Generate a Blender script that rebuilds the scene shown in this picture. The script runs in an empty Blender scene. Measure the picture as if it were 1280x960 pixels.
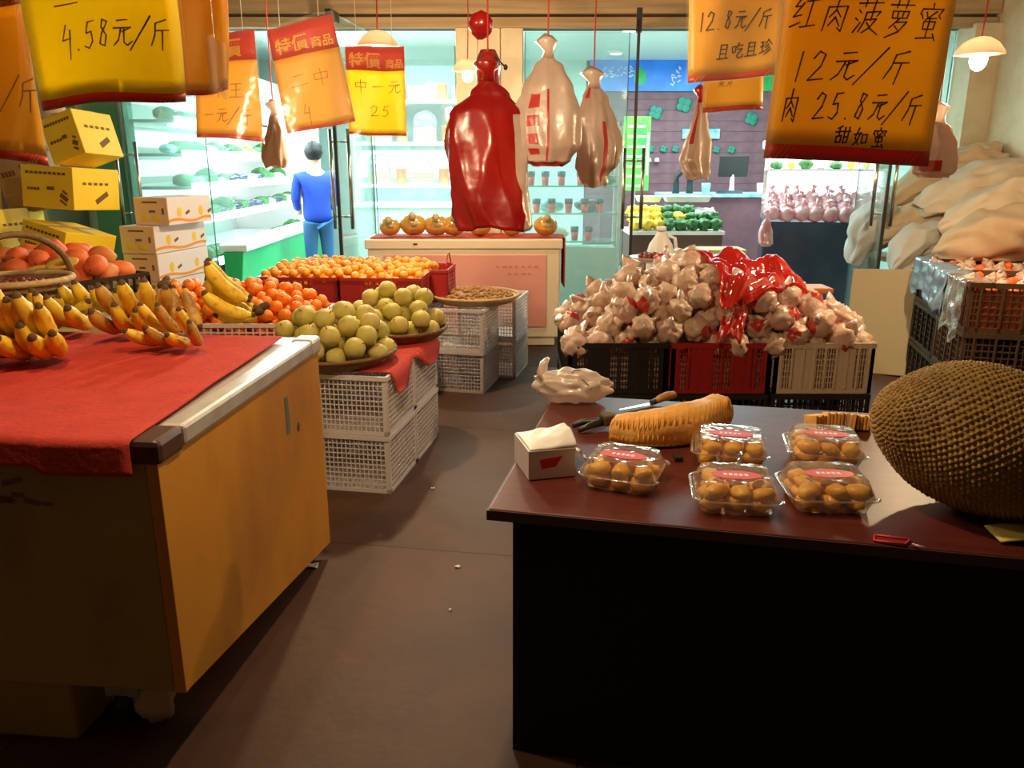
import bpy, bmesh, math, random
import numpy as np
from mathutils import Vector, Matrix, Euler, noise
random.seed(7); np.random.seed(7)
scene = bpy.context.scene
COL = scene.collection
R = math.radians
# ------------------------------------------------------------ camera
F = 1000.0; PITCH = math.atan(279/1000.0); CZ = 1.6
cam = bpy.data.cameras.new('camera'); cam.sensor_width = 36; cam.sensor_fit = 'HORIZONTAL'
cam.lens = 36*F/1280; cam.clip_start = .05
camo = bpy.data.objects.new('camera', cam); COL.objects.link(camo)
camo.location = (0, 0, CZ); camo.rotation_euler = (math.pi/2-PITCH, 0, 0)
scene.camera = camo
# ------------------------------------------------------------ world and exposure
scene.view_settings.view_transform = 'Standard'; scene.view_settings.look = 'None'
scene.view_settings.exposure = 0.0; scene.view_settings.gamma = 1.0
w = bpy.data.worlds.new('night'); scene.world = w; w.use_nodes = True
w.node_tree.nodes['Background'].inputs[0].default_value = (1.0, .62, .35, 1)
w.node_tree.nodes['Background'].inputs[1].default_value = .045
def area(name, loc, rot, sx, sy, power, col):
    l = bpy.data.lights.new(name, 'AREA'); l.shape = 'RECTANGLE'; l.size = sx; l.size_y = sy
    l.energy = power; l.color = col
    o = bpy.data.objects.new(name, l); COL.objects.link(o); o.location = loc; o.rotation_euler = rot
    return o
COOL = (.72, .98, 1.0); WARM = (1.0, .69, .38)
area('store_ceiling_light', (-1.2, 9.4, 2.92), (0, 0, 0), 2.2, 1.8, 230, COOL)
area('store_ceiling_light', (2.2, 10.2, 2.92), (0, 0, 0), 2.2, 2.0, 230, COOL)
area('chiller_light', (-2.95, 9.6, 2.2), (0, R(-35), 0), .3, 3.2, 110, COOL)

# pixel -> world (image 1280x960), to read real positions off the photograph
def ray(px, py):
    u = (px-640)/F; v = (480-py)/F; c = math.cos(PITCH); s = math.sin(PITCH)
    return Vector((u, c+v*s, -s+v*c))
def atY(px, py, Y):
    d = ray(px, py); return Vector((0, 0, CZ))+d*(Y/d.y)
def atZ(px, py, z):
    d = ray(px, py); return Vector((0, 0, CZ))+d*((z-CZ)/d.z)
def atT(px, py, t): return Vector((0, 0, CZ))+ray(px, py)*t

# ------------------------------------------------------------ materials
def _new(name):
    m = bpy.data.materials.new(name); m.use_nodes = True
    nt = m.node_tree; return m, nt, nt.nodes, nt.links
def rgba(c): return (c[0], c[1], c[2], 1)
def M(name, col, rough=.5, metal=0, col2=None, scale=6, lo=.35, hi=.65, bump=0, bscale=None, emit=0, ecol=None,
      coat=0, spec=.5, stretch=None, dirt=None, dscale=2.0, trans=0, sss=0):
    m, nt, N, L = _new(name); p = N['Principled BSDF']
    p.inputs['Base Color'].default_value = rgba(col); p.inputs['Roughness'].default_value = rough
    p.inputs['Metallic'].default_value = metal; p.inputs['Specular IOR Level'].default_value = spec
    if coat: p.inputs['Coat Weight'].default_value = coat; p.inputs['Coat Roughness'].default_value = .12
    if emit:
        p.inputs['Emission Color'].default_value = rgba(ecol or col); p.inputs['Emission Strength'].default_value = emit
    if trans: p.inputs['Transmission Weight'].default_value = trans
    if sss: p.inputs['Subsurface Weight'].default_value = sss; p.inputs['Subsurface Radius'].default_value = (.02, .01, .005)
    tc = N.new('ShaderNodeTexCoord'); src = tc.outputs['Object']
    if stretch:
        mp = N.new('ShaderNodeMapping'); mp.inputs['Scale'].default_value = stretch; L.new(src, mp.inputs[0]); src = mp.outputs[0]
    c_out = None
    if col2:
        nz = N.new('ShaderNodeTexNoise'); nz.inputs['Scale'].default_value = scale; nz.inputs['Detail'].default_value = 5
        L.new(src, nz.inputs['Vector'])
        r = N.new('ShaderNodeValToRGB'); r.color_ramp.elements[0].position = lo; r.color_ramp.elements[1].position = hi
        r.color_ramp.elements[0].color = rgba(col); r.color_ramp.elements[1].color = rgba(col2)
        L.new(nz.outputs['Fac'], r.inputs[0]); c_out = r.outputs[0]
    if dirt:
        nz = N.new('ShaderNodeTexNoise'); nz.inputs['Scale'].default_value = dscale; nz.inputs['Detail'].default_value = 8
        nz.inputs['Roughness'].default_value = .65
        L.new(src, nz.inputs['Vector'])
        r = N.new('ShaderNodeValToRGB'); r.color_ramp.elements[0].position = .5; r.color_ramp.elements[1].position = .72
        r.color_ramp.elements[0].color = (0, 0, 0, 1); r.color_ramp.elements[1].color = (1, 1, 1, 1)
        L.new(nz.outputs['Fac'], r.inputs[0])
        mx = N.new('ShaderNodeMixRGB'); L.new(r.outputs[0], mx.inputs[0])
        if c_out: L.new(c_out, mx.inputs[1])
        else: mx.inputs[1].default_value = rgba(col)
        mx.inputs[2].default_value = rgba(dirt); c_out = mx.outputs[0]
    if c_out: L.new(c_out, p.inputs['Base Color'])
    if bump:
        nz = N.new('ShaderNodeTexNoise'); nz.inputs['Scale'].default_value = bscale or scale*4; nz.inputs['Detail'].default_value = 4
        L.new(src, nz.inputs['Vector'])
        b = N.new('ShaderNodeBump'); b.inputs['Strength'].default_value = bump; b.inputs['Distance'].default_value = .01
        L.new(nz.outputs['Fac'], b.inputs['Height']); L.new(b.outputs[0], p.inputs['Normal'])
    return m
def film(name, col, clear=.5, rough=.15, gloss=.12, transl=.5, bump=.3, bscale=30, col2=None, scale=6):
    """thin plastic, paper or cloth: part see-through, part translucent, with a sheen"""
    m, nt, N, L = _new(name); N.remove(N['Principled BSDF']); out = N['Material Output']
    tc = N.new('ShaderNodeTexCoord')
    d = N.new('ShaderNodeBsdfDiffuse'); t = N.new('ShaderNodeBsdfTranslucent')
    for x in (d, t): x.inputs[0].default_value = rgba(col)
    if col2:
        nz = N.new('ShaderNodeTexNoise'); nz.inputs['Scale'].default_value = scale; nz.inputs['Detail'].default_value = 4
        L.new(tc.outputs['Object'], nz.inputs['Vector'])
        r = N.new('ShaderNodeValToRGB'); r.color_ramp.elements[0].position = .38; r.color_ramp.elements[1].position = .62
        r.color_ramp.elements[0].color = rgba(col); r.color_ramp.elements[1].color = rgba(col2)
        L.new(nz.outputs['Fac'], r.inputs[0]); L.new(r.outputs[0], d.inputs[0]); L.new(r.outputs[0], t.inputs[0])
    g = N.new('ShaderNodeBsdfGlossy'); g.inputs['Roughness'].default_value = rough; g.inputs[0].default_value = (1, 1, 1, 1)
    tr = N.new('ShaderNodeBsdfTransparent'); tr.inputs[0].default_value = rgba([.5+.5*c for c in col])
    a = N.new('ShaderNodeMixShader'); a.inputs[0].default_value = transl; L.new(d.outputs[0], a.inputs[1]); L.new(t.outputs[0], a.inputs[2])
    b = N.new('ShaderNodeMixShader'); b.inputs[0].default_value = clear; L.new(a.outputs[0], b.inputs[1]); L.new(tr.outputs[0], b.inputs[2])
    lw = N.new('ShaderNodeLayerWeight'); lw.inputs[0].default_value = .25
    mm = N.new('ShaderNodeMath'); mm.operation = 'MULTIPLY_ADD'; mm.inputs[1].default_value = .6; mm.inputs[2].default_value = gloss
    mm.use_clamp = True
    L.new(lw.outputs['Fresnel'], mm.inputs[0])
    c = N.new('ShaderNodeMixShader'); L.new(mm.outputs[0], c.inputs[0]); L.new(b.outputs[0], c.inputs[1]); L.new(g.outputs[0], c.inputs[2])
    if bump:
        nz = N.new('ShaderNodeTexNoise'); nz.inputs['Scale'].default_value = bscale; L.new(tc.outputs['Object'], nz.inputs['Vector'])
        bp = N.new('ShaderNodeBump'); bp.inputs['Strength'].default_value = bump; bp.inputs['Distance'].default_value = .01
        L.new(nz.outputs['Fac'], bp.inputs['Height'])
        for x in (d, t, g): L.new(bp.outputs[0], x.inputs['Normal'])
    L.new(c.outputs[0], out.inputs[0]); return m

m_floor = M('floor_concrete', (.070, .028, .014), .6, col2=(.115, .048, .025), scale=1.6, bump=.25, bscale=14, dirt=(.05, .028, .018), dscale=1.1)
m_joint = M('joint', (.04, .024, .015), .9)
m_storefloor = M('store_floor_tile', (.35, .33, .30), .25)
m_cream = M('cream_wall', (.78, .68, .50), .75, col2=(.70, .59, .42), scale=2, bump=.1, dirt=(.6, .48, .32))
m_dark = M('dark_ceiling', (.09, .07, .05), .9)
m_lintel = M('lintel_wood', (.52, .38, .22), .6, col2=(.38, .26, .14), scale=3, stretch=(.4, 6, 8), bump=.1)
m_pale = M('pale_store_wall', (.62, .80, .72), .7)
m_ceilst = M('store_ceiling_white', (.72, .86, .82), .6)
m_greencol = M('green_column', (.10, .36, .24), .5)
m_maroon = M('maroon_wall', (.16, .07, .09), .55, col2=(.22, .10, .13), scale=5)
m_mjoint = M('maroon_joint', (.08, .035, .05), .8)
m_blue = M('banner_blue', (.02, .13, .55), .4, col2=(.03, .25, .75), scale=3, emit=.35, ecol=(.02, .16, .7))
m_green = M('bright_green', (.02, .45, .12), .4)
m_leafdeco = M('wall_green_mark', (.02, .22, .16), .5)
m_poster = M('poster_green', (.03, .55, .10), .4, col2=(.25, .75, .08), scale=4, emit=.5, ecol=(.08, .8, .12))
m_white = M('white_paint', (.80, .80, .78), .4)
m_whitep = M('white_plastic', (.82, .80, .82), .45, col2=(.70, .67, .69), scale=3)
m_tube = M('lit_tube', (1, 1, 1), .5, emit=7, ecol=(.80, 1, 1))
m_tubesoft = M('lit_panel', (1, 1, 1), .5, emit=2.2, ecol=(.78, 1, 1))
m_bulb = M('glowing_bulb', (1, .9, .7), .3, emit=110, ecol=(1, .86, .62))
m_alu = M('aluminium', (.66, .63, .60), .38, .35, col2=(.54, .50, .46), scale=12, bump=.05)
m_steel = M('steel', (.55, .5, .45), .25, 1)
m_blackm = M('black_metal', (.02, .02, .02), .4)
m_black = M('black_cloth', (.006, .005, .004), .9)
m_glass = film('clear_glass', (.75, .92, .88), clear=.9, rough=.03, gloss=.05, transl=.5, bump=0)
m_glasse = M('glass_edge', (.05, .12, .10), .2)
m_clear = film('clear_plastic', (.95, .93, .9), clear=.86, rough=.07, gloss=.10, bump=.35, bscale=22)
m_sleeve = film('clear_sleeve', (.95, .92, .85), clear=.91, rough=.12, gloss=.025, bump=.5, bscale=9)
m_tablewood = M('table_mahogany', (.085, .014, .010), .42, col2=(.11, .022, .015), scale=5, stretch=(1, 8, 1), spec=.35)
m_tedge = M('table_edge', (.075, .045, .035), .4)
m_redcloth = M('red_cloth', (.50, .036, .020), .85, col2=(.43, .028, .016), scale=14, bump=.3, bscale=60)
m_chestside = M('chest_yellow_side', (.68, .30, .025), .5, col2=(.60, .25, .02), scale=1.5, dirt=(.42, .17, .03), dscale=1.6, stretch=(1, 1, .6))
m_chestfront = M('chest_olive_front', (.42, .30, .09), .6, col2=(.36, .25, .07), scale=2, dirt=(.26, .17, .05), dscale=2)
m_yellowbox = M('yellow_carton', (.98, .74, .02), .55, col2=(.93, .66, .02), scale=3)
m_ink = M('ink', (.02, .012, .01), .7)
m_inksoft = M('ink_soft', (.36, .20, .02), .7)
m_brownink = M('brown_print', (.2, .09, .02), .7)
m_cardb = M('cardboard', (.50, .34, .18), .8, col2=(.44, .29, .15), scale=5)
m_wbox = M('white_carton', (.80, .79, .84), .6)
m_pinkbox = M('pale_pink_carton_end', (.80, .60, .50), .6)
m_orpr = M('orange_print', (.85, .33, .02), .6)
m_yepr = M('yellow_print', (.85, .62, .05), .6)
m_redc = M('red_crate_plastic', (.42, .02, .02), .4, col2=(.36, .018, .02), scale=4)
m_blkc = M('black_crate_plastic', (.018, .016, .015), .45)
m_brnc = M('brown_crate_plastic', (.10, .055, .03), .5)
m_beigec = M('beige_crate_plastic', (.62, .50, .36), .5)
m_whc = M('white_crate_plastic', (.74, .70, .72), .5)
m_yel_sign = film('yellow_sign_paper', (1.0, .68, .09), clear=0, rough=.4, gloss=.02, transl=.62, bump=.1, bscale=6, col2=(.97, .60, .06), scale=3)
m_bright_sign = film('bright_yellow_sign_paper', (1.0, .86, .03), clear=0, rough=.35, gloss=.03, transl=.88, bump=.1, bscale=6)
m_red_sign = film('red_sign_band', (.72, .05, .02), clear=0, rough=.4, gloss=.02, transl=.4, bump=0)
m_orange_txt = film('gold_sign_text', (.95, .62, .08), clear=0, rough=.4, gloss=.02, transl=.4, bump=0)
m_bag = film('white_plastic_bag', (.90, .78, .70), clear=.10, rough=.3, gloss=.05, transl=.45, bump=.5, bscale=16, col2=(.78, .62, .52), scale=5)
m_bagred = film('red_plastic_bag', (.68, .02, .015), clear=.05, rough=.25, gloss=.05, transl=.55, bump=.35, bscale=12, col2=(.5, .012, .012), scale=3)
m_bagpr = film('red_bag_print', (.75, .07, .05), clear=.05, rough=.3, gloss=.04, transl=.4, bump=.3)
m_pinkbag = film('pink_bag', (.85, .35, .38), clear=.2, rough=.25, gloss=.08, transl=.4, bump=.4, bscale=20, col2=(.9, .62, .62), scale=9)
m_redfilm = film('red_film_bag', (.80, .03, .015), clear=.22, rough=.12, gloss=.10, transl=.5, bump=.9, bscale=22)
m_bluefilm = film('blue_clear_film', (.35, .52, .72), clear=.25, rough=.15, gloss=.12, transl=.4, bump=.8, bscale=14)
m_paper = film('pomelo_paper', (.82, .64, .50), clear=0, rough=.4, gloss=.03, transl=.2, bump=.6, bscale=30, col2=(.70, .46, .33), scale=14)
m_paper2 = film('pomelo_paper_pink', (.80, .50, .42), clear=0, rough=.35, gloss=.05, transl=.2, bump=.6, bscale=30, col2=(.76, .62, .48), scale=12)
m_redlab = M('red_label', (.70, .03, .02), .45)
m_rope = M('red_string', (.55, .03, .02), .7)
m_string = M('clear_string', (.7, .6, .5), .6)
m_orange = M('orange_peel', (.90, .27, .015), .42, col2=(.84, .22, .012), scale=10, bump=.15, bscale=120, sss=.1)
m_mandarin = M('kumquat_peel', (.90, .40, .02), .4, col2=(.84, .33, .02), scale=12, bump=.12, bscale=140, sss=.1)
m_pear = M('pear_skin', (.56, .52, .11), .5, col2=(.66, .50, .16), scale=9, bump=.08, bscale=90, dirt=(.42, .40, .08), dscale=14)
m_stem = M('brown_stem', (.10, .06, .02), .8)
m_banana = M('banana_skin', (.95, .68, .045), .45, col2=(.88, .58, .04), scale=12, dirt=(.42, .24, .04), dscale=26)
m_bananab = M('banana_skin_spotted', (.70, .44, .07), .5, col2=(.50, .27, .05), scale=14, dirt=(.2, .09, .02), dscale=18)
m_bananag = M('banana_skin_greenish', (.74, .64, .06), .45, col2=(.74, .52, .04), scale=9)
m_btip = M('banana_tip', (.10, .05, .02), .8)
m_nut = M('nut_shell', (.42, .24, .09), .7, col2=(.34, .18, .06), scale=30)
m_wick = M('wicker', (.24, .13, .05), .65, col2=(.16, .08, .03), scale=40, bump=.5, bscale=90)
m_wicklt = M('light_wicker', (.62, .44, .22), .65, col2=(.5, .33, .15), scale=40, bump=.4, bscale=90)
m_redfruit = M('red_mango_skin', (.78, .12, .03), .6, col2=(.86, .24, .06), scale=9, sss=.1)
m_redfruitg = M('red_green_mango_skin', (.72, .13, .03), .6, col2=(.45, .42, .08), scale=5)
m_flesh = M('yellow_fruit_flesh', (.85, .60, .12), .5, col2=(.78, .48, .08), scale=12)
m_datef = M('dark_red_date', (.20, .03, .02), .35)
m_jack = M('jackfruit_rind', (.32, .19, .045), .6, col2=(.25, .155, .03), scale=6, dirt=(.11, .06, .02), dscale=5)
m_jackfl = M('jackfruit_flesh', (.94, .56, .16), .5, col2=(.82, .42, .09), scale=18, bump=.4, bscale=60, stretch=(1, 1, .3))
m_jackpod = M('jackfruit_pod', (.98, .56, .07), .38, col2=(.92, .46, .05), scale=20, sss=.12)
m_melon = film('netted_golden_melon', (.72, .36, .05), clear=0, rough=.15, gloss=.12, transl=.05, bump=.7, bscale=16, col2=(.42, .26, .04), scale=7)
m_freezer = M('freezer_cream', (.82, .70, .52), .4)
m_pinkpanel = M('pink_panel', (.80, .36, .30), .5, col2=(.76, .33, .27), scale=2)
m_quilt = M('quilt_beige', (.66, .50, .33), .95, col2=(.55, .40, .26), scale=3, bump=.5, bscale=9)
m_quiltw = M('quilt_pale', (.72, .62, .48), .95, col2=(.60, .50, .38), scale=3, bump=.5, bscale=9)
m_quiltb = M('quilt_bluish', (.55, .56, .52), .95, col2=(.48, .46, .42), scale=3, bump=.5, bscale=9)
m_woodh = M('wooden_handle', (.42, .22, .07), .45)
m_jacket = M('blue_jacket', (.01, .055, .45), .7, bump=.3, bscale=20)
m_jeans = M('blue_jeans', (.03, .12, .28), .8)
m_skin = M('skin', (.60, .36, .24), .5)
m_hair = M('black_hair', (.012, .010, .010), .6, bump=.5, bscale=60)
m_darkgreen = M('leafy_green', (.03, .12, .035), .6, col2=(.06, .22, .05), scale=12, bump=.5)
m_teal = M('teal_pack', (.08, .42, .42), .35, col2=(.5, .75, .75), scale=12)
m_chbump = M('chiller_green_front', (.015, .42, .13), .35, col2=(.02, .5, .17), scale=2)
m_straw = M('beige_gift_basket', (.46, .38, .22), .6)
m_cello = film('cellophane', (.75, .75, .85), clear=.7, rough=.1, gloss=.12, bump=.5, bscale=20)
m_navy = M('dark_case_front', (.03, .04, .065), .2, col2=(.05, .07, .10), scale=2)
m_shade = film('bulb_shade', (1, .85, .7), clear=0, rough=.3, gloss=.05, transl=.65, bump=0)
# ------------------------------------------------------------ mesh builder
class Bd:
    def __init__(s): s.v = []; s.f = []; s.m = []; s.cur = 0; s.X = None
    def _add(s, vs, fs):
        o = len(s.v)
        if s.X is not None: vs = [s.X @ Vector(p) for p in vs]
        s.v += [tuple(p) for p in vs]; s.f += [tuple(i+o for i in q) for q in fs]; s.m += [s.cur]*len(fs)
    def box(s, x0, x1, y0, y1, z0, z1):
        s._add([(x0,y0,z0),(x1,y0,z0),(x1,y1,z0),(x0,y1,z0),(x0,y0,z1),(x1,y0,z1),(x1,y1,z1),(x0,y1,z1)],
               [(3,2,1,0),(4,5,6,7),(0,1,5,4),(1,2,6,5),(2,3,7,6),(3,0,4,7)])
        return s
    def boxr(s, c, d, e=(0,0,0)):
        Mx = Matrix.Translation(c) @ Euler(e).to_matrix().to_4x4()
        old = s.X; s.X = Mx if old is None else old @ Mx
        s.box(-d[0]/2, d[0]/2, -d[1]/2, d[1]/2, -d[2]/2, d[2]/2); s.X = old; return s
    def hexa(s, p):      # 8 corners: bottom 4 ccw, top 4 ccw
        s._add(p, [(3,2,1,0),(4,5,6,7),(0,1,5,4),(1,2,6,5),(2,3,7,6),(3,0,4,7)]); return s
    def tube(s, pts, rad, n=8, cap=True, ell=1.0):
        pts = [Vector(p) for p in pts]
        if not hasattr(rad, '__len__'): rad = [rad]*len(pts)
        vs = []; up = None
        for i, p in enumerate(pts):
            t = (pts[min(i+1, len(pts)-1)]-pts[max(i-1, 0)]).normalized()
            if up is None:
                a = Vector((0, 0, 1)) if abs(t.z) < .9 else Vector((0, 1, 0)); up = (a-t*a.dot(t)).normalized()
            up = (up-t*up.dot(t)).normalized(); sd = t.cross(up)
            for k in range(n):
                a = 2*math.pi*k/n; vs.append(p+up*(math.sin(a)*rad[i]*ell)+sd*(math.cos(a)*rad[i]))
        fs = []
        for i in range(len(pts)-1):
            for k in range(n): fs.append((i*n+k, i*n+(k+1) % n, (i+1)*n+(k+1) % n, (i+1)*n+k))
        if cap: fs.append(tuple(range(n))[::-1]); fs.append(tuple((len(pts)-1)*n+k for k in range(n)))
        s._add(vs, fs); return s
    def lathe(s, prof, n=20, c=(0, 0, 0), f=None, sx=1, sy=1):
        vs = []; fs = []; m = len(prof)
        for i, (r, z) in enumerate(prof):
            for k in range(n):
                a = 2*math.pi*k/n; q = 1 if f is None else f(a, i/(m-1))
                vs.append((c[0]+r*q*math.cos(a)*sx, c[1]+r*q*math.sin(a)*sy, c[2]+z))
        for i in range(m-1):
            for k in range(n): fs.append((i*n+k, i*n+(k+1) % n, (i+1)*n+(k+1) % n, (i+1)*n+k))
        if prof[0][0] > 1e-4: fs.append(tuple(range(n))[::-1])
        if prof[-1][0] > 1e-4: fs.append(tuple((m-1)*n+k for k in range(n)))
        s._add(vs, fs); return s
    def ell(s, c, r, n=14, m=9, nz=0, nf=3, seed=0, e=None):
        vs = []; fs = []
        Rm = Euler(e).to_matrix() if e else None
        for i in range(m+1):
            ph = math.pi*i/m
            for k in range(n):
                a = 2*math.pi*k/n; d = Vector((math.sin(ph)*math.cos(a), math.sin(ph)*math.sin(a), math.cos(ph)))
                q = 1+nz*noise.noise(d*nf+Vector((seed*7.3, seed*3.1, seed))) if nz else 1
                p = Vector((d.x*r[0]*q, d.y*r[1]*q, d.z*r[2]*q))
                if Rm: p = Rm @ p
                vs.append(p+Vector(c))
        for i in range(m):
            for k in range(n): fs.append((i*n+k, (i+1)*n+k, (i+1)*n+(k+1) % n, i*n+(k+1) % n))
        s._add(vs, fs); return s
    def grid(s, fn, nu, nv, wrap=False, mf=None):
        vs = [fn(i/nu, j/nv) for j in range(nv+1) for i in range(nu+(0 if wrap else 1))]
        w_ = nu if wrap else nu+1; fs = []; ms = []
        for j in range(nv):
            for i in range(nu):
                a = j*w_+i; b = j*w_+(i+1) % w_ if wrap else j*w_+i+1
                fs.append((a, a+w_, b+w_, b)); ms.append(mf((i+.5)/nu, (j+.5)/nv) if mf else s.cur)
        o = len(s.m); s._add(vs, fs); s.m[o:] = ms; return s
    def mesh(s, name, mats, smooth=False):
        me = bpy.data.meshes.new(name); me.from_pydata(s.v, [], s.f)
        if not isinstance(mats, (list, tuple)): mats = [mats]
        for x in mats: me.materials.append(x)
        if len(mats) > 1: me.polygons.foreach_set('material_index', s.m)
        if smooth: me.polygons.foreach_set('use_smooth', [True]*len(me.polygons))
        me.validate(); me.update(); return me
    def part(s, name, mats, parent, smooth=False, bevel=0, world=False, label=None, solid=0, kind=None):
        if world:
            Mi = parent.matrix_basis.inverted()
            if parent.parent: Mi = Mi @ parent.parent.matrix_basis.inverted()
            s.v = [tuple(Mi @ Vector(p)) for p in s.v]
        o = bpy.data.objects.new(name, s.mesh(name, mats, smooth)); COL.objects.link(o); o.parent = parent
        fin(o, bevel, solid)
        if label: o['label'] = label
        if kind: o['kind'] = kind
        return o
    def one(s, name, mats, label=None, cat=None, group=None, smooth=False, bevel=0, solid=0, kind=None):
        v = np.array(s.v); c = ((v[:, 0].min()+v[:, 0].max())/2, (v[:, 1].min()+v[:, 1].max())/2, v[:, 2].min())
        s.v = [tuple(x) for x in (v-np.array(c))]
        o = bpy.data.objects.new(name, s.mesh(name, mats, smooth)); COL.objects.link(o); o.location = c
        fin(o, bevel, solid); tag(o, label, cat, group, kind); return o
def fin(o, bevel, solid):
    if solid:
        m = o.modifiers.new('solid', 'SOLIDIFY'); m.thickness = solid; m.offset = 0
    if bevel:
        m = o.modifiers.new('bevel', 'BEVEL'); m.width = bevel; m.segments = 2; m.limit_method = 'ANGLE'
def tag(o, label=None, cat=None, group=None, kind=None):
    if label: o['label'] = label
    if cat: o['category'] = cat
    if group: o['group'] = group
    if kind: o['kind'] = kind
def thing(name, label, cat, loc=(0, 0, 0), rz=0, group=None):
    o = bpy.data.objects.new(name, None); COL.objects.link(o); o.location = loc; o.rotation_euler = (0, 0, rz)
    o.empty_display_size = .05; tag(o, label, cat, group); return o
def dup(root, loc=None, rot=None, label=None, group=None, scale=None, mat=None):
    r = root.copy(); COL.objects.link(r)
    if loc is not None: r.location = loc
    if rot is not None: r.rotation_euler = rot
    if scale is not None: r.scale = (scale,)*3 if not hasattr(scale, '__len__') else scale
    if label: r['label'] = label
    if group: r['group'] = group
    def rec(a, b):
        for ch in list(a.children):
            if ch.name.startswith(''):
                c = ch.copy(); COL.objects.link(c); c.parent = b; rec(ch, c)
    kids = list(root.children); rec(root, r); return r
def struct(b, name, mats, **k): return b.one(name, mats, kind='structure', **k)
def inst(name, me, loc, rot, label, cat, group, scale=1):
    o = bpy.data.objects.new(name, me); COL.objects.link(o); o.location = loc; o.rotation_euler = rot
    o.scale = (scale,)*3 if not hasattr(scale, '__len__') else scale; tag(o, label, cat, group); return o
def rnd(a, b): return random.uniform(a, b)

# pile of round things: drop them one by one where the heap leaves most room
def pile(x0, x1, y0, y1, z0, H, D, nmax=300, inside=None, jit=.02):
    xs, ys = np.meshgrid(np.arange(x0, x1, D*.22), np.arange(y0, y1, D*.22))
    xs = xs.ravel()+np.random.uniform(-jit, jit, xs.size)*D; ys = ys.ravel()+np.random.uniform(-jit, jit, ys.size)*D
    if inside is not None:
        k = np.array([inside(a, b) for a, b in zip(xs, ys)]); xs = xs[k]; ys = ys[k]
    h = np.array([H(a, b) for a, b in zip(xs, ys)]); zr = np.full(xs.size, z0+D/2); out = []
    while len(out) < nmax:
        room = h-zr-D/2+np.random.uniform(0, .15*D, xs.size)
        ok = h-zr-D/2 > -.25*D
        if not ok.any(): break
        zz = np.where(ok, zr-np.random.uniform(0, .12*D, xs.size), 99)
        i = int(np.argmin(zz)); x, y, z = xs[i], ys[i], zr[i]; out.append((x, y, z))
        d2 = (xs-x)**2+(ys-y)**2; near = d2 < (D*.985)**2
        zr[near] = np.maximum(zr[near], z+np.sqrt((D)**2-d2[near]))
        h[d2 < (D*.05)**2] = -99
    return out

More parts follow.
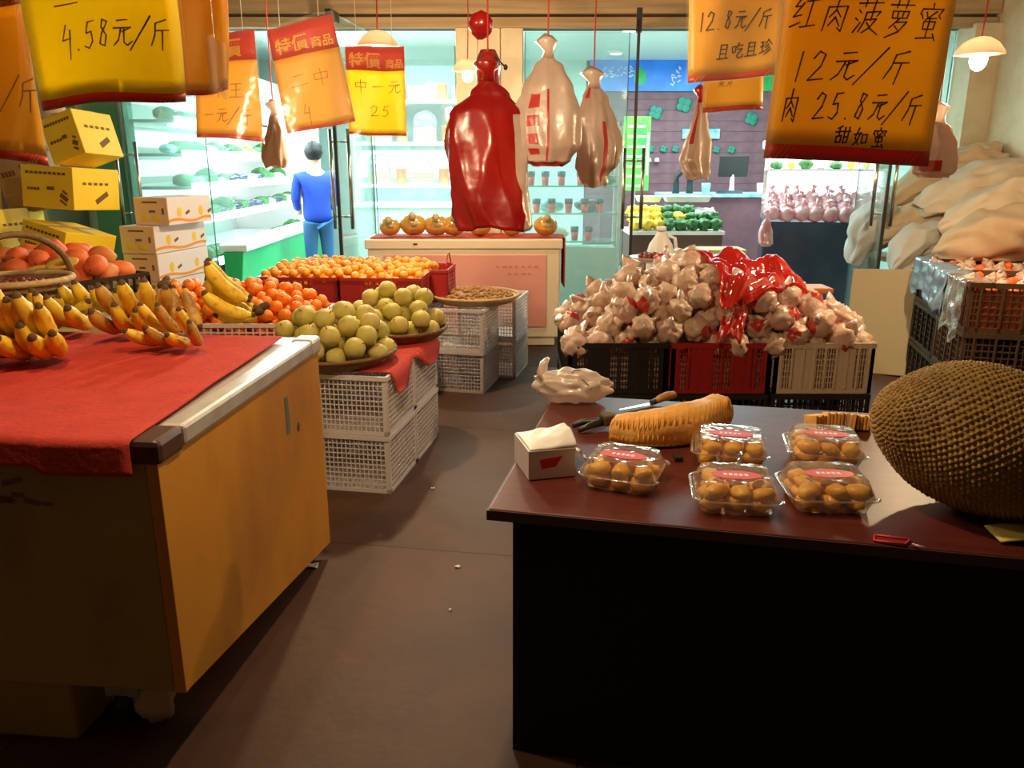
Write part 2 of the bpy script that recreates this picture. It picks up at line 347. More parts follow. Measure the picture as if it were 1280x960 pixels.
# ------------------------------------------------------------ handwriting
G = {
 '1': [[(.5,1),(.38,0)]], '2': [[(.1,.75),(.35,1),(.7,.9),(.6,.5),(.05,.02),(.9,.08)]],
 '4': [[(.35,1),(.05,.45),(.75,.5)],[(.7,.8),(.6,-.25)]], '5': [[(.35,.95),(.2,.55),(.6,.6),(.7,.25),(.4,0),(.05,.08)],[(.35,.95),(.85,1)]],
 '8': [[(.75,.9),(.4,.98),(.3,.7),(.65,.4),(.5,.02),(.15,.1),(.3,.45),(.75,.9)]], '.': [[(.3,.02),(.42,0)]],
 '/': [[(1.2,1.1),(-.3,-.2)]], '-': [[(.1,.5),(.9,.55)]],
 '元': [[(.25,.9),(.8,.95)],[(.05,.62),(.95,.68),(.5,.5)],[(.45,.62),(.3,.2),(.05,0)],[(.6,.62),(.58,.12),(.75,.02),(1,.18)]],
 '斤': [[(.85,.98),(.3,.82)],[(.3,.82),(.25,.4),(.05,0)],[(.27,.55),(.98,.6)],[(.65,.56),(.6,-.15)]],
 '肉': [[(.15,.7),(.1,0)],[(.15,.7),(.88,.74),(.82,.0),(.65,.1)],[(.5,1),(.45,.6),(.25,.4)],[(.48,.62),(.7,.42)],[(.5,.42),(.28,.15)],[(.5,.4),(.72,.15)]],
 '红': [[(.3,.95),(.1,.65),(.38,.68)],[(.42,.78),(.1,.35),(.42,.42)],[(.05,.05),(.42,.2)],[(.5,.82),(.98,.88)],[(.74,.86),(.7,.1)],[(.45,.06),(1.02,.14)]],
 '菠': [[(.02,.86),(.98,.9)],[(.32,1),(.3,.76)],[(.68,1.02),(.66,.78)],[(.1,.66),(.2,.58)],[(.03,.42),(.14,.36)],[(.05,.0),(.25,.3)],[(.42,.6),(.38,.3),(.25,.02)],[(.42,.6),(.95,.64),(.85,.5)],[(.66,.76),(.64,.36)],[(.42,.38),(.85,.42),(.65,.15),(.4,0)],[(.5,.3),(.72,.12),(1.05,-.04)]],
 '萝': [[(.02,.88),(.98,.92)],[(.32,1.02),(.3,.8)],[(.68,1.04),(.66,.8)],[(.18,.7),(.2,.5),(.8,.52),(.84,.72),(.18,.7)],[(.4,.7),(.4,.5)],[(.62,.7),(.6,.5)],[(.5,.48),(.18,.2)],[(.42,.38),(.84,.42),(.6,.12),(.1,-.08)],[(.38,.28),(.55,.16)]],
 '蜜': [[(.5,1.05),(.52,.92)],[(.06,.7),(.1,.86),(.95,.9),(.85,.75)],[(.3,.78),(.4,.6),(.78,.62)],[(.72,.82),(.3,.54)],[(.12,.7),(.2,.58)],[(.82,.72),(.92,.62)],[(.28,.5),(.3,.28),(.74,.3),(.76,.52),(.28,.5)],[(.5,.58),(.5,.02)],[(.12,0),(.88,.06)],[(.78,.16),(.92,-.02)]],
 '甜': [[(.42,.98),(.1,.85)],[(0,.64),(.52,.72)],[(.26,.9),(.26,.45)],[(.1,.42),(.1,.1),(.42,.12),(.44,.46),(.1,.42)],[(.52,.68),(1.04,.74)],[(.64,.92),(.62,.1)],[(.92,.94),(.88,.1)],[(.64,.4),(.88,.43)],[(.62,.1),(.9,.13)]],
 '如': [[(.3,.95),(.12,.42),(.42,.05)],[(.44,.7),(.3,.25),(.03,0)],[(0,.58),(.54,.68)],[(.62,.6),(.62,.15),(.94,.18),(.96,.62),(.62,.6)]],
 '且': [[(.25,.9),(.22,.05)],[(.25,.9),(.78,.92),(.75,.05)],[(.25,.62),(.75,.64)],[(.25,.34),(.75,.36)],[(0,.02),(1,.08)]],
 '吃': [[(.04,.7),(.08,.35),(.32,.38),(.36,.74),(.04,.7)],[(.6,.98),(.45,.65)],[(.52,.78),(.98,.84)],[(.5,.55),(.92,.6),(.5,.15),(.6,.0),(1,.08),(1,.24)]],
 '珍': [[(.05,.8),(.42,.84)],[(.05,.5),(.4,.54)],[(.22,.8),(.22,.15)],[(0,.08),(.44,.2)],[(.7,.98),(.45,.6)],[(.7,.96),(1.02,.62)],[(.76,.64),(.5,.42)],[(.84,.46),(.5,.22)],[(.94,.3),(.42,-.04)]],
 '二': [[(.15,.8),(.85,.85)],[(0,.2),(1,.28)]], '王': [[(.1,.9),(.9,.94)],[(.15,.5),(.85,.54)],[(.5,.92),(.48,.05)],[(0,.03),(1,.08)]],
 '中': [[(.1,.75),(.12,.4),(.85,.42),(.9,.78),(.1,.75)],[(.5,1),(.5,0)]],
}
def strokes(text, u0, v0, cw, ch, gap=1.15, slant=0, rise=0, narrow=('.',)):
    out = []; x = u0; v = v0
    for c in text:
        k = .5 if c in '.1' else (.75 if c in '24587/' else 1)
        if c != ' ':
            for st in G[c]:
                out.append([(x+(p[0]+slant*p[1])*cw*k, v-p[1]*ch) for p in st])
        x += cw*k*gap; v -= rise*cw*k
    return out
def ribbon(b, S, line, wd, off):
    for (a, c) in zip(line[:-1], line[1:]):
        A = S(a[0], a[1], off); C = S(c[0], c[1], off); d = (C-A)
        if d.length < 1e-6: continue
        nrm = (S(a[0]+.02, a[1], off)-A).cross(S(a[0], a[1]+.02, off)-A).normalized()
        sd = d.normalized().cross(nrm)*wd/2; e = d.normalized()*wd*.3
        o = len(b.v); b._add([A-sd-e, A+sd-e, C+sd*.7+e, C-sd*.7+e], [(0, 1, 2, 3)])
def textmesh(body, size=1.0, bold=.0):
    cu = bpy.data.curves.new('txt', 'FONT'); cu.body = body; cu.size = size; cu.offset = bold; cu.resolution_u = 3
    o = bpy.data.objects.new('txt', cu); COL.objects.link(o)
    dg = bpy.context.evaluated_depsgraph_get(); me = bpy.data.meshes.new_from_object(o.evaluated_get(dg))
    vs = [tuple(v.co) for v in me.vertices]; fs = [tuple(p.vertices) for p in me.polygons]
    bpy.data.objects.remove(o); bpy.data.curves.remove(cu); bpy.data.meshes.remove(me)
    return vs, fs
def price_sign(label, corners, T, head=0, hem=.035, writing=(), wd=.006, ink=None, paper=None, header=(), bulge=.012, hdr_extra=None, sleeve=True, seed=0, string=True):
    """corners: pixels TL,TR,BR,BL seen at distances T (one per corner)"""
    P = [atT(px, py, t) for (px, py), t in zip(corners, T)]
    def S(u, v, off=0):
        p = (P[0]*(1-u)+P[1]*u)*(1-v)+(P[3]*(1-u)+P[2]*u)*v
        n = (P[1]-P[0]).cross(P[3]-P[0]).normalized()
        if n.y > 0: n = -n
        q = bulge*(math.sin(u*3.1+seed)*math.sin(v*2.6+seed*.7)+.4*math.sin(u*7+seed*2+v*3))
        return p+n*(q+off)
    loc = (P[0]+P[1])/2
    t = thing('price_sign', label, 'sign', loc)
    b = Bd(); b.grid(lambda u, v: S(u, head+(1-head-hem)*v), 12, 12); b.part('paper', paper or m_yel_sign, t, True, world=True, solid=.0006)
    if head:
        b = Bd(); b.grid(lambda u, v: S(u, head*v), 12, 3); hb_ = b.part('header_band', m_red_sign, t, True, world=True, solid=.0006)
    b = Bd(); b.grid(lambda u, v: S(u, 1-hem+hem*v), 12, 2); hm_ = b.part('hem_band', m_red_sign, t, True, world=True, solid=.0006)
    b = Bd()
    for k in range(3):
        for u0 in (.07, .82): ribbon(b, S, [(u0+.03*k, 1-hem*.05), (u0+.03*k+.05, 1-hem*.95)], wd*.45, .0015)
    if b.v: b.part('hem_stripe', m_orange_txt, hm_, world=True, kind='stuff')
    if writing:
        b = Bd()
        for l in writing: ribbon(b, S, l, wd, .0025)
        b.part('handwriting', ink or m_ink, t, world=True, kind='stuff')
    for (body, u0, v0, sc) in header:
        vs, fs = textmesh(body, 1.0, .02); H_ = (P[3]-P[0]).length; W_ = (P[1]-P[0]).length
        b = Bd(); b._add([S(u0+x*sc, v0-y*sc*W_/H_, .002) for x, y, z in vs], fs); b.part('header_lettering', m_orange_txt, hb_, world=True, kind='stuff')
    if sleeve:
        b = Bd(); b.grid(lambda u, v: S(-.03+1.06*u, -.03+1.05*v, .005+.002*math.sin(u*9+seed)), 14, 14); b.part('plastic_sleeve', m_sleeve, t, True, world=True)
    if string:
        b = Bd()
        for u in (.2, .8):
            p = S(u, -.01); b.tube([p, Vector((p.x, p.y, 3.24))], .0015, 5)
        b.part('string', m_string, t, world=True)
    return t
# ============================================================ STRUCTURE
# floor: concrete slabs with recessed joints
b = Bd(); b.box(-6, 6, -1.2, 7.75, -.06, -.012); fl = struct(b, 'floor', m_joint)
c_, s_ = math.cos(R(-9)), math.sin(R(-9))
sl = Bd(); S0 = 1.6
slab_me = None
for i in range(-4, 5):
    for j in range(-1, 6):
        cx, cy = (i+.43)*S0, (j+.38)*S0
        X, Y = cx*c_-cy*s_, cx*s_+cy*c_
        if X < -4.7 or X > 4.6 or Y < -.3 or Y > 6.85: continue
        if slab_me is None:
            q = Bd(); q.box(-S0/2+.0015, S0/2-.0015, -S0/2+.0015, S0/2-.0015, -.012, 0); slab_me = q.mesh('slab', m_floor)
        o = bpy.data.objects.new('slab', slab_me); COL.objects.link(o); o.parent = fl
        o.location = Vector((X, Y, 0))-fl.location; o.rotation_euler = (0, 0, R(-9))
b = Bd(); b.box(-4.6, 5.2, 7.55, 13, -.05, .03); struct(b, 'floor_store', m_storefloor)
b = Bd(); b.box(-6, 6, -1.2, 7.9, 3.24, 3.3); struct(b, 'ceiling', m_dark)
b = Bd(); b.box(-4.6, 5.2, 7.9, 13, 3.02, 3.1); struct(b, 'ceiling_store', m_ceilst)
b = Bd(); b.box(-5.1, -5.0, -1.2, 7.8, 0, 3.24); struct(b, 'wall_left', m_cream)
b = Bd(); b.box(4.25, 4.35, 2.5, 7.7, 0, 3.24); struct(b, 'wall_right', m_cream)
b = Bd(); b.box(-4.6, -4.5, 7.9, 13, .03, 3.02); struct(b, 'wall_store_left', m_pale)
b = Bd(); b.box(5.1, 5.2, 7.9, 13, .03, 3.02); struct(b, 'wall_store_right', m_pale)
b = Bd(); b.box(-4.5, 1.1, 12.6, 12.7, .03, 3.02); struct(b, 'wall_store_back', m_pale)
# maroon slatted back wall with recessed joints
b = Bd(); b.box(1.1, 5.1, 12.6, 12.7, .03, 3.02); mw = struct(b, 'wall_store_maroon', m_mjoint)
b = Bd(); b.box(-1.99, 1.99, -.02, 0, 0, .148); pm = b.mesh('plank', m_maroon)
for k in range(17):
    o = bpy.data.objects.new('plank', pm); COL.objects.link(o); o.parent = mw; o.location = (0, -.05, .02+k*.152)
# lintel over the shop front: horizontal timber boards
b = Bd(); b.box(-5, 4.25, 7.62, 7.9, 2.74, 3.24); lt = struct(b, 'trim_1', m_dark)
for k, (z, h, y) in enumerate([(2.72, .1, .0), (2.83, .16, -.03), (3.0, .1, -.01), (3.11, .13, -.04)]):
    b = Bd(); b.box(-4.99, 4.24, 7.56+y, 7.62+y, z, z+h-.012); b.part('board', m_lintel, lt, world=True, bevel=.008)
b = Bd()
b.box(-.50, .10, 7.62, 7.84, 0, 2.73); pl = struct(b, 'trim_2', m_cream)
for x in (-.5, -.3, -.1): 
    b = Bd(); b.box(x+.006, x+.194, 7.585, 7.62, .02, 2.72); b.part('panel', m_cream, pl, world=True, bevel=.004)
b = Bd(); b.box(-3.95, -3.62, 7.75, 8.05, 0, 2.73); struct(b, 'trim_3', m_greencol, bevel=.01)
b = Bd(); b.box(4.02, 4.25, 7.5, 7.8, 0, 2.75); struct(b, 'trim_4', m_cream)
# glass shop front: fixed panes and opened door leaves
def pane(name, a, c, z0=.04, z1=2.72, handle=None, patch=False, n=1):
    a = Vector((a[0], a[1], 0)); c = Vector((c[0], c[1], 0)); d = (c-a); L_ = d.length; ang = math.atan2(d.y, d.x)
    b = Bd(); b.box(0, L_, -.005, .005, z0, z1)
    o = bpy.data.objects.new(name, b.mesh(name, m_glass)); COL.objects.link(o); o.location = a; o.rotation_euler = (0, 0, ang); o['kind'] = 'structure'
    b = Bd(); b.box(-.006, .0, -.007, .007, z0, z1); b.box(L_, L_+.006, -.007, .007, z0, z1); b.part('glass_edge', m_glasse, o)
    b = Bd(); b.box(.0, L_, -.018, .018, z0-.035, z0+.05); b.part('bottom_rail', m_steel, o)
    if handle:
        h0, h1 = handle
        for s in (-1, 1):
            b = Bd(); b.tube([(L_-.10, s*.075, h0), (L_-.10, s*.075, h1)], .016, 10)
            for z in (h0+.1, h1-.1): b.tube([(L_-.10, s*.005, z), (L_-.10, s*.075, z)], .009, 8)
            b.part('handle', m_steel, o, True)
    if patch:
        b = Bd(); b.box(L_-.2, L_+.01, -.022, .022, z1-.07, z1+.01); b.box(L_-.06, L_+.012, -.022, .022, z1-.16, z1-.07); b.part('patch_fitting', m_blackm, o)
        b = Bd(); b.box(L_-.012, L_+.012, -.012, .012, z0, z1); b.part('seal_strip', m_blackm, o)
    return o
pane('window_1', (-3.60, 7.80), (-2.86, 7.80))
pane('window_2', (-1.28, 7.80), (-.52, 7.80))
pane('window_3', (.12, 7.80), (1.06, 7.80))
pane('window_4', (3.30, 7.80), (4.00, 7.80))
pane('door_1', (-3.62, 7.74), (-3.13, 6.75), handle=(1.08, 1.75))
pane('door_2', (-1.30, 7.74), (-1.42, 6.72), handle=(1.05, 1.85), patch=True)
pane('door_3', (1.14, 7.74), (.98, 6.68), handle=(1.05, 1.70), patch=True)
pane('door_4', (3.25, 7.74), (3.02, 6.62), handle=(1.08, 1.78), patch=True)

# ============================================================ STORE INTERIOR
# left multideck chiller, open front facing +X
ch = thing('display_chiller', 'long open multideck chiller with lit white shelves and green front panel', 'chiller', (-3.35, 9.8, .03))
Y0, Y1 = -1.85, 2.1
b = Bd(); b.box(-.75, -.68, Y0, Y1, 0, 2.5); b.part('back_panel', m_white, ch)
b = Bd(); b.box(-.68, .62, Y0, Y1, 0, .28); b.part('base', m_white, ch)
b = Bd(); b.hexa([(.5, Y0, .02), (.62, Y0, .02), (.62, Y1, .02), (.5, Y1, .02), (.5, Y0, .70), (.70, Y0, .70), (.70, Y1, .70), (.5, Y1, .70)]); b.part('front_panel', m_chbump, ch, bevel=.01)
b = Bd(); b.box(.46, .74, Y0, Y1, .70, .78); b.part('bumper_rail', m_white, ch, bevel=.02)
b = Bd(); b.box(-.68, .25, Y0, Y1, 2.38, 2.55); b.part('canopy', m_white, ch, bevel=.02)
b = Bd(); b.box(-.76, .6, Y1, Y1+.05, 0, 2.5); b.part('end_panel', m_white, ch)
b = Bd(); b.box(-.76, .62, Y0-.02, Y0, .8, 2.5); b.part('end_glass', m_glass, ch)
shz = [(.62, .46), (1.02, .32), (1.33, .26), (1.64, .20), (1.95, .16)]
for z, x1 in shz:
    b = Bd(); b.box(-.68, x1, Y0+.01, Y1-.01, z-.03, z); b.part('shelf', m_white, ch, bevel=.004)
    b = Bd(); b.box(x1-.01, x1+.012, Y0+.01, Y1-.01, z-.045, z+.03); b.part('price_rail', m_tubesoft, ch)
for z in (.985, 1.295, 1.605, 1.915, 2.36):
    b = Bd(); b.tube([(.08, Y0+.05, z-.02), (.08, Y1-.05, z-.02)], .014, 8); b.part('light_tube', m_tube, ch, True)
    b = Bd(); b.box(-.678, -.66, Y0+.02, Y1-.02, z-.20, z-.03); b.part('lit_back', m_tubesoft, ch)
b = Bd()
for k in range(14): b.box(.655, .70, Y0+.15+k*.27, Y0+.30+k*.27, .18, .50)
pk = {}
def blob(n, m, r, seed, nz=.3): b = Bd(); b.ell((0, 0, r[2]*.9), r, 9, 6, nz, 2.5, seed); return b.mesh(n, m, True)
produce = [blob('p', m_darkgreen, (.10, .11, .06), 1), blob('p', m_darkgreen, (.12, .09, .08), 2, .45), blob('p', m_teal, (.09, .11, .045), 3, .2),
           blob('p', m_white, (.10, .11, .045), 4, .2), blob('p', m_yepr, (.06, .06, .06), 5, .1), blob('p', m_navy, (.09, .12, .05), 6, .3), blob('p', m_quiltw, (.1, .12, .05), 7, .3)]
sub = ['dark leafy bundle', 'leafy green bunch', 'teal tray pack', 'white tray pack', 'yellow fruit', 'dark bagged vegetable', 'pale tray pack']
lev = ['bottom deck', 'lowest shelf', 'second lowest shelf', 'middle shelf', 'top shelf']
for li, (z, x1) in enumerate(shz):
    y = Y0+.12
    while y < Y1-.15:
        k = random.choices(range(7), [5, 4, 3, 2, 1, 4, 2])[0]
        inst('vegetable_pack' if k != 4 else 'yellow_fruit', produce[k], (-3.35+x1-.14+rnd(-.04, .02), 9.8+y, z+.03), (0, 0, rnd(-.4, .4)),
             sub[k]+' on the '+lev[li]+' of the lit wall chiller', 'vegetables' if k != 4 else 'fruit', 'chiller goods, '+sub[k]+', '+lev[li], rnd(.8, 1.1))
        y += rnd(.15, .20)

# gift cabinet, back centre left
gc = thing('display_cabinet', 'tall white lit cabinet holding beige gift baskets and red tins behind the store door', 'cabinet', (-1.05, 10.7, .03))
b = Bd(); b.box(-.95, .85, .3, .34, 0, 2.75); b.part('back_panel', M('grey_teal_panel', (.30, .40, .42), .5), gc)
for x in (-.95, .82): b = Bd(); b.box(x, x+.03, -.2, .3, 0, 2.75); b.part('side_panel', m_white, gc)
for z in (1.28, 1.80, 2.30): b = Bd(); b.box(-.92, .82, -.2, .3, z-.04, z); b.part('shelf', m_tubesoft if z == 1.28 else m_white, gc)
b = Bd(); b.box(-.92, .82, .27, .29, 1.36, 1.70); b.part('lit_panel', m_tubesoft, gc)
b = Bd(); b.box(-.92, .82, -.35, .3, 0, 1.0); b.part('base_cabinet', m_pale, gc, bevel=.01)
b = Bd(); b.box(-.95, .85, -.38, .3, 1.0, 1.05); b.part('counter_top', m_white, gc)
bb = Bd(); bb.box(-.14, .14, -.09, .09, 0, .17)
for k in range(4): bb.box(-.146, .146, -.096, .096, .01+k*.042, .03+k*.042)
kb = bb.mesh('gift_basket', m_straw)
hb = Bd(); hb.tube([(-.13+.26*i/10, 0, .17+.2*math.sin(math.pi*i/10)) for i in range(11)], .008, 6); hbm = hb.mesh('h', m_straw, True)
cb = Bd(); cb.ell((0, 0, .24), (.16, .10, .15), 12, 8, .1, 3, 2); cbm = cb.mesh('c', m_cello, True)
tb = Bd(); tb.lathe([(.0, 0), (.075, 0), (.075, .02), (.068, .03), (.068, .18), (.075, .19), (.075, .2), (0, .2)], 16); tnm = tb.mesh('tin', m_redfruit, True)
for z, nm_, xs in ((1.31, 'lit lower shelf', (-.65, -.1, .45)), (1.83, 'middle shelf', (-.62, -.05, .5)), (2.33, 'top shelf', (-.62, -.1, .45))):
    for x in xs:
        o = inst('gift_basket', kb, (-1.05+x, 10.65, z), (0, 0, 0), 'beige woven gift basket on the '+nm_+' of the white cabinet', 'basket', 'gift baskets, '+nm_)
        if z < 2:
            for nn, me in (('handle', hbm), ('wrapping', cbm)):
                q = bpy.data.objects.new(nn, me); COL.objects.link(q); q.parent = o
        inst('red_tin', tnm, (-1.05+x+.27, 10.68, z), (0, 0, 0), 'red round tin beside a beige basket on the '+nm_, 'tin', 'red tins, '+nm_)

# glass shelf rack with red-and-black cups
gr = thing('glass_shelf_rack', 'glass shelf rack with steel posts standing behind the fruit freezer', 'shelf', (.62, 8.75, .03))
for x in (-.5, .5):
    for y in (-.18, .18): b = Bd(); b.box(x-.018, x+.018, y-.018, y+.018, 0, 1.95); b.part('post', m_alu, gr)
b = Bd(); b.box(-.5, .5, -.198, -.162, 1.91, 1.95); b.box(-.5, .5, .162, .198, 1.91, 1.95); b.part('top_rail', m_alu, gr)
for z in (.75, 1.04, 1.32): b = Bd(); b.box(-.48, .48, -.2, .2, z-.012, z); b.part('glass_shelf', m_glass, gr); b = Bd(); b.box(-.48, .48, -.206, -.2, z-.014, z+.002); b.part('shelf_edge', m_greencol, gr)
b = Bd(); b.box(-.48, .48, -.17, .17, 0, .68); b.part('base_cabinet', M('grey_green_panel', (.42, .45, .36), .5), gr)
jb = Bd(); jb.lathe([(0, 0), (.032, 0), (.040, .09), (.0, .09)], 12); jm = jb.mesh('cup', m_redlab, True)
jl = Bd(); jl.lathe([(0, .09), (.042, .09), (.044, .145), (0, .145)], 12); jlm = jl.mesh('lid', m_blackm, True)
for z, nm_, xs in ((1.35, 'top glass shelf', (-.42, -.27, -.10, .10)), (1.07, 'middle glass shelf', (-.36, -.2, -.02, .15, .31)), (.78, 'lowest glass shelf', (.05, .20, -.3))):
    for x in xs:
        o = inst('red_cup', jm, (.62+x, 8.68, z), (0, 0, 0), 'small red cup with black top on the '+nm_+' of the rack', 'cup', 'red cups, '+nm_)
        q = bpy.data.objects.new('black_lid', jlm); COL.objects.link(q); q.parent = o
for (x, z, r, i) in ((-.15, 1.09, .0, 0), ):
    pass
for i, (x, z, mm, lab) in enumerate(((-.2, 1.07, m_teal, 'crumpled teal bag lying at the back of the middle glass shelf'), (-.15, .78, m_quiltw, 'pale crumpled bag on the lowest glass shelf'), (.35, 1.35, m_darkgreen, 'dark green bundle on the top glass shelf'), (.2, 1.07, m_navy, 'dark square pack at the back of the middle glass shelf'))):
    b = Bd(); b.ell((.62+x, 8.86, z+.06), (.14, .07, .07), 12, 8, .4, 3, i); b.one('bagged_goods', mm, lab, 'bag', smooth=True)
# back wall banner
bn = thing('wall_banner', 'blue banner with pale lettering on the maroon back wall of the store', 'banner', (2.0, 12.52, 2.57))
b = Bd(); b.box(-.85, .95, 0, .03, .02, .45); b.part('board', m_blue, bn)
b = Bd()
for k in range(26):
    x = -.68+rnd(0, .45); z = rnd(.2, .36); b.boxr((x, -.004, z), (.05, .006, .012), (0, rnd(-1, 1), 0))
for k in range(14):
    x = .35+rnd(0, .12); z = rnd(.1, .38); b.boxr((x, -.004, z), (.05, .006, .012), (0, rnd(-1.4, 1.4), 0))
b.part('white_lettering', m_white, bn)
b = Bd(); b.ell((-.12, -.002, .22), (.09, .006, .12), 12, 6, .2); b.part('green_mark', m_green, bn)
b = Bd(); b.box(.95, 2.1, .005, .03, .02, .45); b.part('green_board', m_green, bn)
# green clover-like marks on the maroon wall
def mark(px, py, s, lab):
    p = atY(px, py, 12.44); b = Bd()
    for k in range(4):
        a = k*math.pi/2+.5; b.ell((p.x+math.cos(a)*s*.5, 12.545, p.z+math.sin(a)*s*.5), (s*.55, .008, s*.5), 10, 6)
    b.one('wall_emblem', m_leafdeco, lab, 'emblem', smooth=True)
for i, (px, py, s, lab) in enumerate([(821, 140, .11, 'green leaf emblem right of the green poster, below the blue banner'), (857, 130, .12, 'green leaf emblem behind the small hanging bag'), (942, 148, .10, 'green leaf emblem under the small yellow sign'),
      (815, 186, .055, 'small green dot emblem beside the poster'), (831, 186, .055, 'second small green dot emblem beside the poster'), (846, 186, .055, 'third small green dot emblem next to the hanging bag'),
      (898, 187, .055, 'small green dot emblem just right of the hanging bag'), (917, 187, .06, 'small green dot emblem above the till screen')]): mark(px, py, s, lab)
b = Bd(); p = atY(878, 167, 12.44); b.box(p.x-.28, p.x+.28, 12.53, 12.56, p.z-.07, p.z+.07); b.one('wall_plaque', m_teal, 'pale teal plaque on the maroon wall behind the hanging bag', 'plaque')
for i, x in enumerate((812, 822)):
    p = atY(x, 202, 12.44); b = Bd(); b.lathe([(0, 0), (.035, 0), (.03, .05), (0, .06)], 12, (p.x, 12.5, p.z)); b.one('wall_hook', m_white, ['left', 'right'][i]+' one of two white knobs on the maroon wall', 'knob')
# green price poster on a stand
ps = thing('poster_stand', 'bright green poster with rows of pale print on a slim stand', 'poster', (1.50, 10.05, .03))
b = Bd(); b.box(-.16, .16, -.01, .01, 1.22, 2.08); b.part('poster', m_poster, ps)
b = Bd()
for k in range(7):
    z = 1.98-k*.115
    for x in (-.11, -.0): b.box(x, x+.08+rnd(0, .03), -.014, -.01, z-.03, z)
b.box(.12, .15, -.014, -.01, 1.4, 1.9); b.part('pale_print', M('pale_print', (.75, .95, .55), .6), ps)
b = Bd(); b.tube([(0, .03, .03), (0, .03, 2.05)], .012, 8); b.lathe([(0, 0), (.16, 0), (.16, .02), (.02, .03)], 18, (0, .03, 0)); b.part('stand', m_alu, ps)
# produce table
pt = thing('produce_table', 'dark brown table with produce near the glass door', 'table', (1.87, 9.5, .03))
b = Bd(); b.box(-.52, .52, -.3, .35, .02, .76); b.part('body', M('dark_brown_front', (.10, .045, .035), .5), pt)
b = Bd(); b.box(-.54, .54, -.32, .37, .76, .80); b.part('top', m_white, pt)
for k in range(22):
    yel = k % 8 < 3 or k == 12
    b = Bd(); x = 1.87-.46+.13*(k % 8); zz = .90+.07*(k//8); y = 9.28+.12*(k//8)
    b.ell((x, y, zz), (.075, .07, .06), 14, 10, .75, 4, k)
    xl = ['left', 'middle', 'right'][min(2, (k % 8)//3)]
    b.one('salad_vegetable', m_yepr if yel else m_darkgreen, ('yellow' if yel else 'dark green')+' vegetable heap at the '+xl+' of the brown produce table', 'vegetable', 'produce table vegetables, %s %s' % ('yellow' if yel else 'green', xl), smooth=True)
b = Bd(); b.box(-.0, .52, 0, .3, 0, .2); 
b = Bd(); b.grid(lambda u, v: Vector((1.38+1.02*u, 9.62+.25*v, 1.06+.05*noise.noise(Vector((u*6, v*4, 1)))-.12*abs(v-.5))), 24, 8); b.one('white_cloth', m_white, 'crumpled white cloth and film behind the produce', 'cloth', smooth=True, solid=.02)
for i, x in enumerate((1.62, 1.95, 2.2)):
    b = Bd(); b.hexa([(x-.12, 9.66, 1.13), (x+.12, 9.66, 1.13), (x+.12, 9.84, 1.13), (x-.12, 9.84, 1.13), (x-.15, 9.64, 1.20), (x+.15, 9.64, 1.20), (x+.15, 9.86, 1.20), (x-.15, 9.86, 1.20)]); b.one('white_tray', m_white, ['left white tray on the cloth behind the produce', 'middle white tray on the cloth behind the produce', 'right white tray on the cloth behind the produce'][i], 'tray', bevel=.01)
# till counter
tc_ = thing('till_counter', 'dark maroon till counter with pale top at the back of the store', 'counter', (2.85, 10.9, .03))
b = Bd(); b.box(-.85, .75, -.3, .3, 0, 1.12); b.part('body', m_maroon, tc_)
b = Bd(); b.box(-.9, .8, -.35, .35, 1.12, 1.16); b.part('top', m_teal, tc_)
mo = thing('till_screen', 'black till monitor on a white stand on the maroon counter', 'monitor', (2.9, 10.85, 1.19))
b = Bd(); b.boxr((0, 0, .34), (.38, .04, .27), (.15, 0, 0)); b.part('screen', m_blackm, mo, bevel=.01)
b = Bd(); b.lathe([(0, 0), (.09, 0), (.08, .02), (.03, .04), (.025, .24), (0, .24)], 14, (0, .02, 0)); b.part('stand', m_white, mo, True)
b = Bd(); b.box(2.65, 2.98, 10.62, 10.72, 1.19, 1.23); b.one('keyboard', m_navy, 'dark keyboard in front of the till monitor', 'keyboard')
for i, (x, c) in enumerate(((2.52, m_teal), (3.24, m_white))):
    b = Bd(); b.lathe([(0, 0), (.05, 0), (.06, .13), (.05, .13), (.045, .02), (0, .02)], 14, (x, 10.7, 1.19)); b.one('cup', c, ['teal cup left of the till monitor', 'white cup right of the till monitor'][i], 'cup', smooth=True)
for i, (x, a) in enumerate(((2.14, .4), (2.32, .2))):
    b = Bd(); b.tube([(x, 10.75, 1.19), (x+.0, 10.74, 1.4), (x+a*.5, 10.7, 1.62)], [.05, .035, .05], 10); b.one('scale_arm', m_blackm, ['black arm of the weighing scale beside the till', 'second black scale arm beside the till'][i], 'scale', smooth=True)
# white crates by the counter
b = Bd(); b.box(2.02, 2.45, 8.5, 8.8, .03, .66); o = b.one('white_bin', m_white, 'white storage bin with yellow-green lid in front of the till counter', 'bin', bevel=.015)
b = Bd(); b.box(2.00, 2.47, 8.48, 8.82, .66, .70); b.part('lid', m_pear, o, world=True, bevel=.01)
b = Bd()
for k in range(8): b.box(2.06+k*.045, 2.085+k*.045, 8.492, 8.50, .50, .60)
b.part('vent_slots', m_navy, o, world=True)
